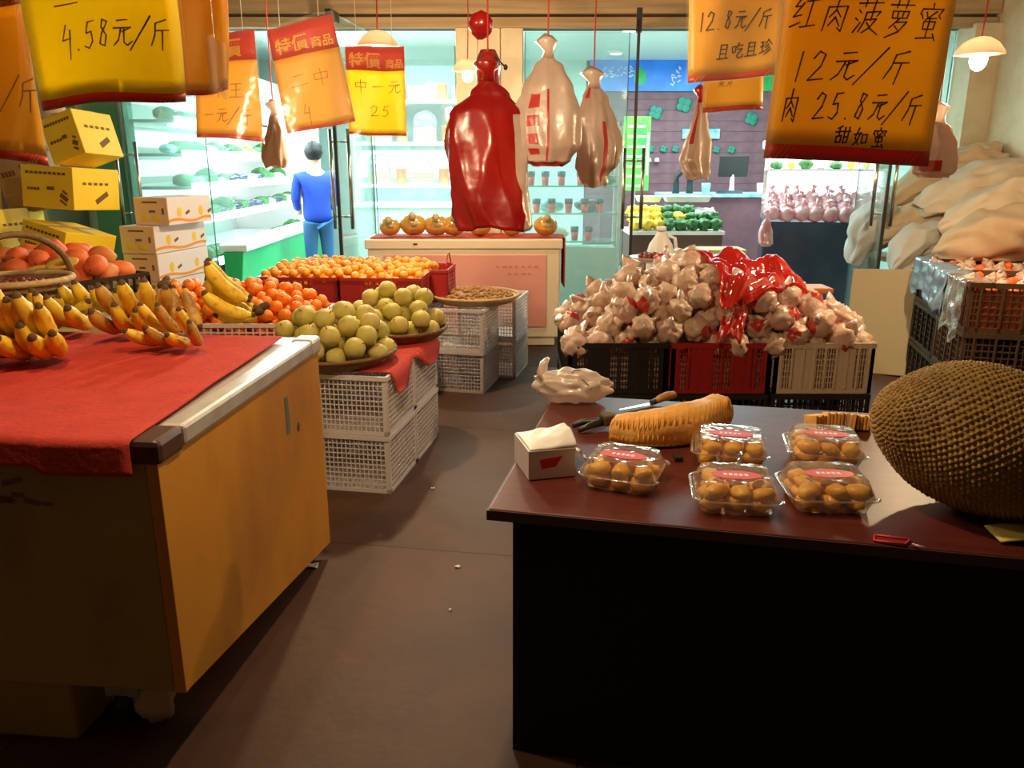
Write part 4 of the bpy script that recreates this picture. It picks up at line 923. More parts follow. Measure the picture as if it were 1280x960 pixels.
# ============================================================ CARTONS
def carton(label, loc, size, rot, mat, cat='carton', group=None, style='yellow', mats=None, name='carton', endmat=None):
    w_, d_, h_ = size
    t = thing(name, label, cat, loc, 0, group); t.rotation_euler = rot
    b = Bd(); b.box(-w_/2, w_/2, -d_/2, d_/2, 0, h_); bx_ = b.part('box', mat, t, bevel=.004)
    if endmat:
        b = Bd(); b.box(-w_/2+.002, w_/2-.002, -d_/2-.002, -d_/2, .002, h_-.002); b.part('end_face', endmat, t)
    b = Bd(); b.box(-w_/2-.001, w_/2+.001, -.03, .03, h_, h_+.001); b.box(-.03, .03, -d_/2-.001, d_/2+.001, h_, h_+.0012); b.part('tape', m_straw if style == 'yellow' else m_pinkbox, t)
    b = Bd(); y = -d_/2-.003; x = w_/2
    if style == 'yellow':
        for k in range(9): b.box(-w_*.40+k*w_*.088, -w_*.40+k*w_*.088+w_*.06, y, y+.002, h_*.80, h_*.86)
        for k in range(4): b.box(-w_*.38+k*.025, -w_*.38+k*.025+.018, y, y+.002, h_*.42, h_*.48)
        b.box(w_*.0, w_*.14, y, y+.002, h_*.44, h_*.52)
        b.boxr((w_*.32, y+.001, h_*.28), (w_*.16, .002, h_*.10), (0, .6, 0)); b.boxr((w_*.30, y+.001, h_*.16), (w_*.14, .002, h_*.05), (0, .6, 0)); b.boxr((w_*.34, y+.001, h_*.4), (w_*.10, .002, h_*.05), (0, .6, 0))
        for k in range(5): b.box(x, x+.002, -d_*.3+k*.05, -d_*.3+k*.05+.03, h_*.6, h_*.66)
        b.boxr((x+.001, d_*.1, h_*.3), (.002, d_*.3, h_*.12), (.5, 0, 0))
        b.part('dark_print', m_brownink, bx_, kind='stuff')
    else:
        b.box(-w_*.06, w_*.12, y, y+.002, h_*.46, h_*.54); b.box(w_*.32, w_*.38, y, y+.002, h_*.4, h_*.62); b.box(-w_*.25, w_*.2, y, y+.002, h_*.80, h_*.86)
        for s in (-.25, .28): b.boxr((x+.001, d_*s+.09, h_*.42), (.002, .05, h_*.10), (.4, 0, 0))
        b.part('dark_print', m_brownink, bx_, kind='stuff')
        b = Bd()
        b.ell((-w_*.2, y, h_*.26), (.028, .002, .026), 12, 8); b.ell((w_*.14, y, h_*.24), (.034, .002, .022), 12, 8)
        for s in (-.25, .25): b.ell((x+.001, d_*s, h_*.45), (.002, .028, .036), 12, 8)
        b.part('pear_print', m_yepr, bx_, kind='stuff')
        b = Bd(); n = 16; b.grid(lambda u, v: Vector((x+.0015, -d_/2+d_*u, h_*(.10+.10*v+.05*math.sin(u*9)))), n, 1, mf=None); b.part('stripe_print', m_orpr, bx_)
    return t
# yellow carton pile at the left
Yc = 5.55
yl = [((-2.98, Yc, 1.29), (.40, .42, .27), (R(-3), R(3), R(-14)), 'yellow fruit carton with dark print, level, in the middle of the left pile'),
      ((-2.83, Yc+.02, 1.60), (.26, .36, .29), (R(-4), R(-17), R(-12)), 'yellow fruit carton tilted on top of the pile, next to the green column'),
      ((-3.72, Yc, 1.28), (.32, .36, .27), (R(0), R(4), R(6)), 'yellow fruit carton standing upright at the far left'),
      ((-3.38, Yc-.10, 1.00), (.18, .34, .28), (R(0), R(-12), R(-8)), 'small yellow carton wedged below the upright one'),
      ((-3.00, Yc-.15, .93), (.38, .40, .25), (R(-8), R(12), R(-22)), 'yellow carton slanting behind the mangoes'),
      ((-3.00, Yc+.1, .62), (.50, .44, .28), (0, 0, R(-4)), 'yellow carton low in the pile behind the mangoes'),
      ((-3.02, Yc+.1, .31), (.50, .44, .28), (0, 0, R(3)), 'yellow carton second from the floor in the pile'),
      ((-3.00, Yc+.1, .0), (.50, .44, .28), (0, 0, R(-2)), 'yellow carton on the floor under the pile'),
      ((-3.68, Yc+.1, .0), (.60, .5, .42), (0, 0, R(2)), 'large yellow carton on the floor at the far left'),
      ((-3.68, Yc+.1, .43), (.60, .5, .42), (0, 0, R(-3)), 'large yellow carton in the far left column'),
      ((-3.68, Yc+.1, .86), (.60, .5, .40), (0, 0, R(2)), 'large yellow carton third up in the far left column')]
for (loc, size, rot, lab) in yl: carton(lab, loc, size, rot, m_yellowbox)
carton('flattened brown cardboard box behind the yellow cartons', (-3.36, Yc+.32, 1.26), (.36, .2, .62), (R(0), R(-14), R(4)), m_cardb)
b = Bd(); p = atY(85, 165, 5.6)
b.tube([p+Vector(q) for q in ((-.10, 0, .26), (-.07, -.02, .12), (-.03, -.03, 0), (.05, -.03, -.10), (.12, 0, -.13))], [.05, .085, .095, .085, .05], 12)
b.one('white_bundle', m_quiltw, 'white cloth bundle slung over the yellow carton pile', 'bundle', smooth=True)
# white cartons
wc = [(0, 'bottom'), (1, 'second from bottom'), (2, 'third from bottom'), (3, 'middle'), (4, 'second from top'), (5, 'top of the full columns')]
CWx, CWy = -2.56, 5.97
for k, nm_ in wc:
    carton('white pear carton, %s, in the stack left of the glass pane' % nm_, (CWx+rnd(-.01, .01), CWy, .194*k), (.27, .62, .19), (0, 0, R(-12)), m_wbox, 'carton', None, 'white', name='pear_carton', endmat=m_pinkbox)
carton('single white pear carton on the very top of the stack', (CWx+.10, CWy-.02, .194*6), (.27, .50, .19), (0, 0, R(-14)), m_wbox, 'carton', None, 'white', name='pear_carton', endmat=m_pinkbox)

# ============================================================ FREEZER WITH MELONS
fz = thing('chest_freezer', 'cream chest freezer with pink front panel and red cloth on top', 'freezer', (-.42, 7.18, 0), R(1))
b = Bd(); b.box(-.84, .84, -.16, .38, .07, .86); b.part('body', m_freezer, fz, bevel=.015)
b = Bd(); b.box(-.86, .86, -.18, .39, .86, .945); b.part('lid', m_freezer, fz, bevel=.012)
b = Bd(); b.box(-.70, .72, -.172, -.158, .17, .81); pk_ = b.part('pink_panel', m_pinkpanel, fz, bevel=.004)
b = Bd(); b.box(-.80, .80, -.14, .36, 0, .07); b.part('plinth', m_freezer, fz)
b = Bd(); b.boxr((-.42, -.182, .905), (.035, .004, .014)); b.part('badge', m_blackm, fz)
b = Bd()
for k in range(7): b.box(.28+k*.055, .28+k*.055+rnd(.02, .04), -.175, -.172, .70, .715)
for k in range(4): b.box(.38+k*.06, .38+k*.06+rnd(.02, .05), -.175, -.172, .64, .652)
b.part('faint_print', M('faint_print', (.6, .22, .18), .6), pk_, kind='stuff')
b = Bd(); b.grid(lambda u, v: Matrix.Rotation(R(1), 4, 'Z') @ (Vector((-.82+1.70*u, -.12+.46*v, .950+.003*math.sin(u*30+v*7)))) + Vector((-.42, 7.18, 0)), 40, 10)
b.one('red_cloth', m_redcloth, 'red cloth spread over the top of the cream freezer', 'cloth', smooth=True, solid=.004)
b = Bd(); b.grid(lambda u, v: Vector((.455+.012*math.sin(u*9), 7.02+.36*u, .955-.42*v-.02*math.sin(u*8)*v)), 16, 10); b.one('red_cloth', m_redcloth, 'red cloth hanging down the right side of the cream freezer', 'cloth', smooth=True, solid=.004)
for i, (px, py, r) in enumerate(((487, 274, .095), (516, 266, .118), (545, 266, .11), (567, 268, .11), (600, 272, .10), (640, 277, .085), (682, 276, .105))):
    p = atY(px, py, 7.22); b = Bd(); b.ell((p.x, 7.22, .957+r*.84), (r, r*.85, r*.84), 20, 14, .05, 2, i)
    b.cur = 1; b.tube([(p.x, 7.14, .957+r*1.45), (p.x+.01, 7.09, .957+r*1.55)], [.022, .035], 6)
    b.boxr((p.x+.02, 7.215-r*.86, .957+r*.95), (r*.5, .004, r*.34), (.1, rnd(-.5, .5), 0))
    b.one('wrapped_melon', [m_melon, m_straw], ['leftmost film-wrapped golden melon on the freezer', 'second film-wrapped melon from the left on the freezer', 'third film-wrapped melon from the left on the freezer', 'fourth film-wrapped melon from the left, left of the red bag', 'film-wrapped melon just behind the red bag', 'small wrapped melon right under the hem of the red bag', 'golden melon at the right end of the freezer'][i], 'melon', smooth=True)

# ============================================================ POMELO HEAP ON CRATES
CO = (.32, 4.47)
wins = [(.08, .20), (.42, .62), (.80, .92)]
bm_ = {}
for nm_, mt in (('black', m_blkc), ('red', m_redc), ('beige', m_beigec)):
    bm_[nm_] = lattice('', .57, .50, .30, 36, 7, .005, .007, .03, .03, ribs=9, windows=wins).mesh(nm_+'_crate', mt)
dk = lattice('', .57, .50, .29, 16, 5, .008, .006, .03, .03, ribs=6).mesh('black_crate', m_blkc)
cols = ['black', 'red', 'beige']
for i, cn in enumerate(cols):
    for j in range(2):
        x = CO[0]+.29+.595*i; y = CO[1]+.25+.52*j
        inst('black_crate', dk, (x, y, 0), (0, 0, 0), 'black crate on the floor under the %s crate, %s row' % (cn, ['front', 'back'][j]), 'crate', None)
        inst(cn+'_crate', bm_[cn if j == 0 else 'black'], (x, y, .295), (0, 0, 0), '%s plastic crate of wrapped pomelos, %s' % (cn if j == 0 else 'black', ['in the front row' if j == 0 else '', 'behind the %s one' % cn][j] if j else 'in the front row'), 'crate', None)
pvar = []
for k in range(8):
    b = Bd(); mt = [m_paper, m_paper, m_paper2, m_paper][k % 4]
    b.ell((0, 0, 0), (.080, .074, .072), 22, 16, .34, 2.6, k+40)
    for i, f in enumerate(b.f):
        c = sum((Vector(b.v[q]) for q in f), Vector())/len(f)
        if k % 3 == 0 and ((c.normalized()-Vector((.75, -.5, .35)).normalized()).length < .6 or (c.normalized()-Vector((-.75, .5, -.15)).normalized()).length < .5): b.m[i] = 1
    o0 = len(b.m); a = k*1.3
    b.tube([(0, 0, .055), (.006*math.cos(a), .006*math.sin(a), .075), (.03*math.cos(a), .03*math.sin(a), .080), (.055*math.cos(a), .055*math.sin(a), .082)], [.04, .022, .03, .038], 9, ell=.4)
    pvar.append(b.mesh('wrapped_pomelo', [mt, m_bagpr], True))
HP = lambda x, y: .60+.46*max(0, 1-abs((x-1.21)/.93)**2.0)*max(0, 1-abs((y-5.02)/.64)**2.2)**.8
b = Bd()
for i in range(3):
    for j in range(2): b.box(CO[0]+.02+.595*i, CO[0]+.56+.595*i, CO[1]+.02+.52*j, CO[1]+.48+.52*j, .31, .50)
b.one('pomelo_filling', m_paper, 'packed wrapped pomelos filling the crates below the heap', 'pomelos', kind='stuff')
pp = pile(CO[0]+.04, CO[0]+1.74, CO[1]+.05, CO[1]+.98, .50, HP, .138, 230)
for (x, y, z) in pp:
    k = random.randrange(8)
    dx, dy = x-1.21, y-5.6
    sd = 'left' if x < .85 else ('middle' if x < 1.5 else 'right')
    crate_n = {'left': 'black', 'middle': 'red', 'right': 'beige'}[sd]
    inst('wrapped_pomelo', pvar[k], (x, y, z), (rnd(-1.0, 1.0), rnd(-1.0, 1.0), rnd(0, 6)), 'pomelo wrapped in %s crinkled film on the heap over the %s crate' % ('pink' if k % 4 == 2 else ('red marked' if k % 3 == 0 else 'pale'), crate_n), 'pomelo', 'wrapped pomelos over the %s crate, %s' % (crate_n, 'pink' if k % 4 == 2 else ('red marked' if k % 3 == 0 else 'pale')), rnd(.92, 1.06))
def top_at(x, y):
    return max([q[2]+math.sqrt(max(0, .075**2-min(.0049, (q[0]-x)**2+(q[1]-y)**2))) for q in pp if (q[0]-x)**2+(q[1]-y)**2 < .0121] or [HP(x, y)])
def surf(x, y): return .62+.44*max(0, 1-abs((x-1.21)/.93)**2.0)*max(0, 1-abs((y-5.02)/.64)**2.2)**.8
PPA = np.array(pp)
def smtop(x, y):
    d2 = (PPA[:, 0]-x)**2+(PPA[:, 1]-y)**2
    return float(np.max(PPA[:, 2]+.085-d2*4.5))
# crumpled red film bag lying over the heap
def redbag(u, v):
    # u across, v front -> back
    x = 1.16+.03*math.sin(v*7)+u*(.16+.46*min(1, v/.4))
    y = 4.44+.76*v-.02*math.sin(u*6)-.10*u*v
    n = noise.noise(Vector((u*4, v*5, 2)))*.075+noise.noise(Vector((u*11, v*12, 7)))*.03
    e = min(u, 1-u, v, 1-v)*5; e = min(1, e)
    return Vector((x, y, smtop(x, y)+.012+n*e))
b = Bd(); b.grid(redbag, 44, 44); b.one('red_film_bag', m_redfilm, 'big crumpled translucent red plastic bag lying over the middle of the pomelo heap', 'bag', smooth=True, solid=.002)
b = Bd(); b.grid(lambda u, v: Vector((1.15+.14*u+.08*v, 4.40+.16*v, .66+.22*v+.05*noise.noise(Vector((u*6, v*7, 12)))-.05*(1-v)*abs(u-.5)*2)), 20, 22)
b.one('red_film_bag', m_redfilm, 'torn strip of red plastic hanging down the front of the pomelo heap', 'bag', smooth=True, solid=.002)
# jug and bowl behind the heap
jt = thing('white_jug', 'translucent white plastic jug standing on a black crate behind the heap', 'jug', (1.09, 5.92, .665)); jt.scale = (1.2, 1.2, 1.05)
b = Bd(); b.box(.74, 1.26, 5.64, 6.08, .29, .36); b.one('wooden_riser', m_cardb, 'brown board between the two black crates under the white jug', 'board')
inst('black_crate', dk, (1.0, 5.86, 0), (0, 0, 0), 'black crate on the floor behind the heap, under the white jug, lower one', 'crate', None)
inst('black_crate', dk, (1.0, 5.86, .36), (0, 0, 0), 'black crate behind the heap, directly under the white jug', 'crate', None)
b = Bd(); b.lathe([(0, 0), (.075, 0), (.085, .02), (.085, .27), (.07, .33), (.03, .40), (.025, .42), (0, .42)], 22); b.part('body', m_white, jt, True)
b = Bd(); b.lathe([(.0, .42), (.03, .42), (.03, .45), (0, .45)], 16); b.part('cap', m_whitep, jt, True)
b = Bd(); b.tube([(.04, 0, .39), (.085, 0, .37), (.095, 0, .30), (.08, 0, .25)], .011, 8); b.part('grip', m_white, jt, True)
pb = atY(812, 335, 5.45)
bw = thing('white_plate', 'white plate with dark red fruit on top of the heap at the back', 'plate', (pb.x, 5.42, surf(pb.x, 5.35)+.0))
b = Bd(); b.lathe([(0, 0), (.10, 0), (.14, .03), (.145, .035), (.10, .01), (0, .008)], 28); b.part('dish', m_white, bw, True)
for k in range(9):
    a = k*2.4; r = .028*math.sqrt(k); b = Bd(); b.ell((pb.x+r*math.cos(a)*1.1, 5.42+r*math.sin(a), surf(pb.x, 5.35)+.037), (.028, .028, .026), 10, 8); b.one('dark_red_plum', m_datef, 'small dark red plum on the white plate', 'plum', 'plums on the white plate', smooth=True)

# ============================================================ RIGHT CRATE STACK
QR = (2.72, 4.72); rq = R(-13.5)
cr_me = lattice('', .60, .62, .30, 16, 6, .007, .008, .03, .03, ribs=5).mesh('black_crate', m_blkc)
cr_b = lattice('', .60, .62, .30, 16, 6, .007, .008, .03, .03, ribs=5).mesh('brown_crate', m_brnc)
for i in range(2):
    for j in range(2):
        for k in range(3):
            p = place_local(QR, rq, .30+.61*i, .31+.63*j, .303*k)
            inst('brown_crate' if k > 0 and j == 0 else 'black_crate', cr_b if k > 0 and j == 0 else cr_me, p, (0, 0, rq), '%s crate, %s layer of the %s %s stack on the right' % ('brown' if k > 0 and j == 0 else 'black', ['bottom', 'middle', 'top'][k], ['front', 'back'][j], ['inner', 'outer'][i]), 'crate', None)
b = Bd()
for i in range(2):
    for j in range(2):
        q = [place_local(QR, rq, a+.61*i, c+.63*j) for a, c in ((.02, .02), (.58, .02), (.58, .60), (.02, .60))]
        b.hexa([(a[0], a[1], .62) for a in q]+[(a[0], a[1], .86) for a in q])
b.one('packed_fruit', m_redfruit, 'packed reddish fruit filling the top right crates', 'fruit', kind='stuff')
for k in range(60):
    lx = .06+(k % 10)*.12; ly = .06+(k//10)*.21+rnd(-.02, .02); p = place_local(QR, rq, lx, ly, .885)
    inst('netted_fruit', pvar[k % 8] if k % 3 else mm[0], p, (rnd(-.4, .4), rnd(-.4, .4), rnd(0, 6)), ('pink wrapped' if k % 3 else 'red')+' fruit in the top crates below the quilts', 'fruit', 'fruit in the right crates, '+('wrapped' if k % 3 else 'red'), .5 if k % 3 else .45)
# film draped over the crate side
for i, (a0, a1, dz, lab, mt) in enumerate(((.72, 1.26, .26, 'blue translucent film draped over the rear crate corner', m_bluefilm), (.36, .70, .32, 'blue film hanging over the middle of the crate side', m_bluefilm), (-.02, .34, .40, 'clear crinkled film hanging over the near crate corner', m_clear))):
    def fn(u, v):
        ly = a0+(a1-a0)*u; o_ = -.018-.02*abs(math.sin(u*9+i))-.015*noise.noise(Vector((u*4, v*5, i)))
        if v < .15: p = place_local(QR, rq, .12*(1-v/.15)+o_*(v/.15), ly, .915+.01*math.sin(u*7))
        else: p = place_local(QR, rq, o_-.02*v, ly, .915-(v-.15)/.85*dz*(1-.25*abs(math.sin(u*4+i))))
        return Vector(p)
    b = Bd(); b.grid(fn, 30, 20); b.one('plastic_film', mt, lab, 'film', smooth=True, solid=.001)
# quilts on a low timber stand
st = thing('timber_stand', 'plain timber stand holding up the heap of quilts', 'stand', (3.70, 6.75, 0), 0)
b = Bd(); b.box(-.48, .48, -.62, .62, .76, .80); b.part('top', m_cardb, st)
for x in (-.44, .44):
    for y in (-.57, .57): b = Bd(); b.box(x-.03, x+.03, y-.03, y+.03, 0, .76); b.part('leg', m_cardb, st)
def quilt(label, pts, rad, mt, ell=.5, seed=0, amp=.25):
    P = [Vector(p) for p in pts]; n = 46; m = 40; b = Bd()
    def C(t):
        t = t*(len(P)-1); i = min(int(t), len(P)-2); f = t-i
        a = P[max(i-1, 0)]; b_ = P[i]; c = P[i+1]; d = P[min(i+2, len(P)-1)]
        return .5*((2*b_)+(c-a)*f+(2*a-5*b_+4*c-d)*f*f+(3*b_-a-3*c+d)*f**3)
    def fn(u, v):
        p = C(v); t = (C(min(1, v+.02))-C(max(0, v-.02))).normalized(); up = Vector((0, 0, 1)); up = (up-t*up.dot(t)).normalized(); sd = t.cross(up)
        a = 2*math.pi*u; rr = np.interp(v*(len(P)-1), range(len(P)), rad)*(math.sin(math.pi*min(1, max(0, .05+v*.9)))**.28)
        q = 1+amp*noise.noise(Vector((math.cos(a)*1.3+seed*3, math.sin(a)*1.3, v*3.5)))+amp*.45*noise.noise(Vector((math.cos(a)*4+seed, math.sin(a)*4, v*5)))
        q += .22*noise.noise(Vector((math.cos(a)*2.2+seed*5, math.sin(a)*2.2+v*7, v*2.2)))
        ca = math.copysign(abs(math.cos(a))**.7, math.cos(a)); sa = math.copysign(abs(math.sin(a))**.7, math.sin(a))
        o = p+sd*(ca*rr*q)+up*(sa*rr*ell*q); o += Vector((noise.noise(o*6), noise.noise(o*6+Vector((9, 0, 0))), noise.noise(o*6+Vector((0, 9, 0)))))*.035
        o.x = min(o.x, 4.2-.01*abs(o.z)); return o
    b.grid(fn, n, m, wrap=True)
    w_ = n; b.f.append(tuple(range(w_))[::-1]); b.m.append(0); b.f.append(tuple(len(b.v)-w_+k for k in range(w_))); b.m.append(0)
    b.one('padded_quilt', mt, label, 'quilt', smooth=True)
def Q(px, py, Y): return atY(px, py, Y)
quilt('long beige padded quilt across the bottom of the heap, over the crates', [Q(1175, 325, 6.1), Q(1210, 305, 6.0), Q(1265, 292, 6.0), Q(1340, 285, 6.2)], [.15, .26, .32, .3], m_quilt, .62, 1)
quilt('pale beige quilt folded over the middle of the heap', [Q(1175, 292, 6.35), Q(1215, 268, 6.3), Q(1270, 250, 6.3), Q(1340, 240, 6.3)], [.14, .25, .30, .3], m_quiltw, .6, 2)
quilt('beige quilt rolled along the top right of the heap', [Q(1150, 265, 6.7), Q(1195, 240, 6.7), Q(1250, 222, 6.7), Q(1310, 215, 6.7)], [.16, .26, .28, .25], m_quiltw, .55, 3)
quilt('tan quilt at the back top of the heap against the wall', [Q(1110, 250, 7.1), Q(1160, 222, 7.1), Q(1215, 205, 7.1), Q(1250, 200, 7.1)], [.14, .24, .25, .2], m_quilt, .55, 4)
quilt('brown shadowed quilt in the left middle of the heap', [Q(1098, 305, 7.0), Q(1125, 285, 6.9), Q(1160, 268, 6.9), Q(1210, 255, 6.9)], [.14, .2, .24, .2], m_quilt, .6, 5)
quilt('bluish white quilt corner drooping beside the glass door', [Q(1120, 348, 6.35), Q(1128, 320, 6.35), Q(1150, 298, 6.4), Q(1185, 285, 6.5)], [.10, .14, .15, .12], m_quiltb, .7, 6)
quilt('pale quilt end hanging behind the glass door edge', [Q(1068, 330, 7.0), Q(1078, 300, 7.0), Q(1095, 272, 7.0), Q(1120, 260, 7.0)], [.09, .14, .16, .12], m_quiltb, .8, 7)
quilt('cream quilt roll squeezed between the heap and the wall', [Q(1180, 215, 7.3), Q(1220, 195, 7.3), Q(1270, 200, 7.2)], [.14, .18, .16], m_quilt, .6, 8)
# leaning boards and orange stool
for i, (x, y, a, lab, mt) in enumerate(((2.86, 6.02, R(52), 'beige flattened board leaning beside the crate stack', m_straw), (2.91, 6.08, R(52), 'brown board leaning behind the beige one', m_cardb))):
    b = Bd(); b.X = Matrix.Translation((x, y, 0)) @ Euler((R(-4), R(16), a)).to_matrix().to_4x4(); b.box(-.015, .015, -.28, .28, 0, .82-.03*i); b.X = None; b.one('leaning_board', mt, lab, 'board', bevel=.003)
sto = thing('orange_stool', 'small orange plastic stool behind the heap by the glass door', 'stool', (2.62, 7.0, 0))
b = Bd(); b.box(-.16, .16, -.14, .14, .49, .54); b.part('seat', M('orange_plastic', (.85, .22, .05), .4), sto, bevel=.015)
for x in (-.13, .13):
    for y in (-.11, .11): b = Bd(); b.tube([(x, y, .49), (x*1.15, y*1.15, 0)], [.018, .014], 8); b.part('leg', m_orpr, sto, True)

# ============================================================ FRONT TABLE
TO = (-.06, 1.87); rt = R(-12.2)
tb = thing('stall_table', 'dark mahogany topped table draped in black at the front right', 'table', (TO[0], TO[1], 0), rt)
b = Bd(); b.box(0, 1.95, 0, 1.06, .722, .75); b.part('tabletop', m_tablewood, tb, bevel=.004)
b = Bd(); b.box(-.004, 1.954, -.004, 0, .720, .747); b.box(-.004, 0, 0, 1.06, .720, .747); b.part('edge_band', m_tedge, tb)
b = Bd(); b.box(.055, 1.90, .04, .06, 0, .720); b.part('front_skirt', m_black, tb)
b = Bd(); b.box(.055, .07, .06, 1.0, 0, .720); b.part('side_skirt', m_black, tb)
b = Bd(); b.box(.055, 1.90, .98, 1.0, 0, .720); b.part('rear_skirt', m_black, tb)
def T(lx, ly, z=.75): return Vector(place_local(TO, rt, lx, ly, z))
def toL(p): dx, dy = p.x-TO[0], p.y-TO[1]; c, s = math.cos(rt), math.sin(rt); return dx*c+dy*s, -dx*s+dy*c
# jackfruit
jc = Vector((1.175, 1.87, .75+.184)); je = (R(6), R(12), R(-24))
b = Bd(); ax = (.265, .20, .178); Rm = Euler(je).to_matrix()
b.ell((0, 0, 0), ax, 40, 24, .06, 1.5, 3, je)
N = 3300
for k in range(N):
    z = 1-2*(k+.5+rnd(-.25, .25))/N; z = max(-.9999, min(.9999, z)); a = k*2.399963+rnd(-.012, .012)/max(.15, math.sqrt(1-z*z)); r = math.sqrt(1-z*z); d = Vector((z, r*math.cos(a), r*math.sin(a)))
    q = 1+.06*noise.noise(d*1.5+Vector((21.9, 9.3, 3)))
    p = Vector((d.x*ax[0]*q, d.y*ax[1]*q, d.z*ax[2]*q)); nn = Vector((d.x/ax[0], d.y/ax[1], d.z/ax[2])).normalized()
    t1 = nn.orthogonal().normalized(); t2 = nn.cross(t1); rb = .0078; hh = rnd(.003, .007)
    vs = [Rm @ (p-nn*.002+(t1*math.cos(m*math.pi/3)+t2*math.sin(m*math.pi/3))*rb) for m in range(6)]
    vs += [Rm @ (p+nn*hh*.6+(t1*math.cos(m*math.pi/3)+t2*math.sin(m*math.pi/3))*rb*.55) for m in range(6)]+[Rm @ (p+nn*hh)]
    b._add(vs, [(m, (m+1) % 6, 6+(m+1) % 6, 6+m) for m in range(6)]+[(6+m, 6+(m+1) % 6, 12) for m in range(6)])
b.v = [tuple(Vector(q)+jc) for q in b.v]
b.one('jackfruit', m_jack, 'whole large knobbly brown-green jackfruit at the right end of the table', 'fruit', smooth=False)
# clamshell boxes of jackfruit pods
def clam_meshes(w_, d_, h_):
    out = []
    def fr(z0, z1, s0, s1, bot, top, flip=False):
        b = Bd(); n = 8; cr_ = .03
        def ring(sx, z):
            r = []
            W2, D2 = w_/2*sx, d_/2*sx
            for cx, cy, a0 in ((W2-cr_, D2-cr_, 0), (-W2+cr_, D2-cr_, 90), (-W2+cr_, -D2+cr_, 180), (W2-cr_, -D2+cr_, 270)):
                for k in range(5): a = R(a0+k*22.5); r.append((cx+cr_*math.cos(a), cy+cr_*math.sin(a), z))
            return r
        Z = [(s0, z0)]+[(s0+(s1-s0)*f, z0+(z1-z0)*f) for f in (.35, .5, .9)]+[(s1, z1)]
        vs = []; 
        for s, z in Z: vs += ring(s, z)
        m = 20; fs = []
        for i in range(len(Z)-1):
            for k in range(m): fs.append((i*m+k, i*m+(k+1) % m, (i+1)*m+(k+1) % m, (i+1)*m+k))
        if bot: fs.append(tuple(range(m))[::-1])
        if top: fs.append(tuple((len(Z)-1)*m+k for k in range(m)))
        b._add(vs, fs); return b
    base = fr(0, h_*.48, .86, 1.0, True, False).mesh('tray', m_clear, False)
    lid = fr(h_*.5, h_, 1.0, .84, False, True).mesh('lid', m_clear, False)
    rb = Bd(); 
    W2, D2 = w_/2+.006, d_/2+.006; rb.tube([(W2-.03+.03*math.cos(R(a)), D2-.03+.03*math.sin(R(a)), h_*.49) for a in range(0, 91, 15)]+[(-W2+.03+.03*math.cos(R(a)), D2-.03+.03*math.sin(R(a)), h_*.49) for a in range(90, 181, 15)]+[(-W2+.03+.03*math.cos(R(a)), -D2+.03+.03*math.sin(R(a)), h_*.49) for a in range(180, 271, 15)]+[(W2-.03+.03*math.cos(R(a)), -D2+.03+.03*math.sin(R(a)), h_*.49) for a in range(270, 361, 15)], .0045, 6, ell=.5)
    return base, lid, rb.mesh('flange', m_clear, True)
clm = clam_meshes(.205, .185, .078)
podm = []
for k in range(5):
    b = Bd(); b.ell((0, 0, 0), (.034, .024, .019), 12, 9, .3, 2, k+60)
    podm.append(b.mesh('jackfruit_pod', m_jackpod, True))
def clam(label, px, py, rz, z=.752, tilt=(0, 0), short=''):
    p = atZ(px, py, z+.03); loc = Vector((p.x, p.y, z))
    t = thing('clear_fruit_box', label, 'fruit box', loc, rz); t.rotation_euler = (tilt[0], tilt[1], rz)
    for nm_, me in zip(('tray', 'lid', 'flange'), clm):
        o = bpy.data.objects.new(nm_, me); COL.objects.link(o); o.parent = t
    b = Bd(); b.lathe([(0, .079), (.062, .079), (.063, .0797), (0, .0797)], 28, (0, -.01, 0), sy=.45); rl = b.part('red_label', m_redlab, t)
    b = Bd()
    for q in range(5): b.box(-.032+q*.013, -.032+q*.013+.009, -.018, -.003, .0798, .0802)
    b.part('label_print', m_wbox, rl, kind='stuff')
    Mx = Matrix.Translation(loc) @ Euler((tilt[0], tilt[1], rz)).to_matrix().to_4x4()
    for j, (zz, nn_) in enumerate(((.021, 9), (.048, 8))):
        for k in range(nn_):
            x = -.060+(k % 3)*.060+rnd(-.005, .005)+.005*j; y = -.054+(k//3)*.052+rnd(-.004, .004)
            q = Mx @ Vector((x, y, zz)); inst('jackfruit_pod', random.choice(podm), q, (rnd(-.3, .3)+tilt[0], rnd(-.3, .3), rnd(0, 6)), 'yellow jackfruit pod inside '+short, 'jackfruit', 'jackfruit pods in '+short, rnd(.9, 1.05))
clam('clear plastic box of jackfruit pods beside the white tissue box, angled', 780, 588, R(-22), short='the angled box next to the tissue box')
clam('clear box of jackfruit pods, front row left', 918, 614, R(-8), short='the front left box')
clam('clear box of jackfruit pods, front row right beside the jackfruit', 1032, 612, R(-3), short='the front right box')
clam('clear box of jackfruit pods, back row left by the cut piece', 912, 560, R(-14), z=.752, short='the back left box')
clam('clear box of jackfruit pods, back row right, half behind the front one', 1030, 560, R(-12), z=.752, short='the back right box')
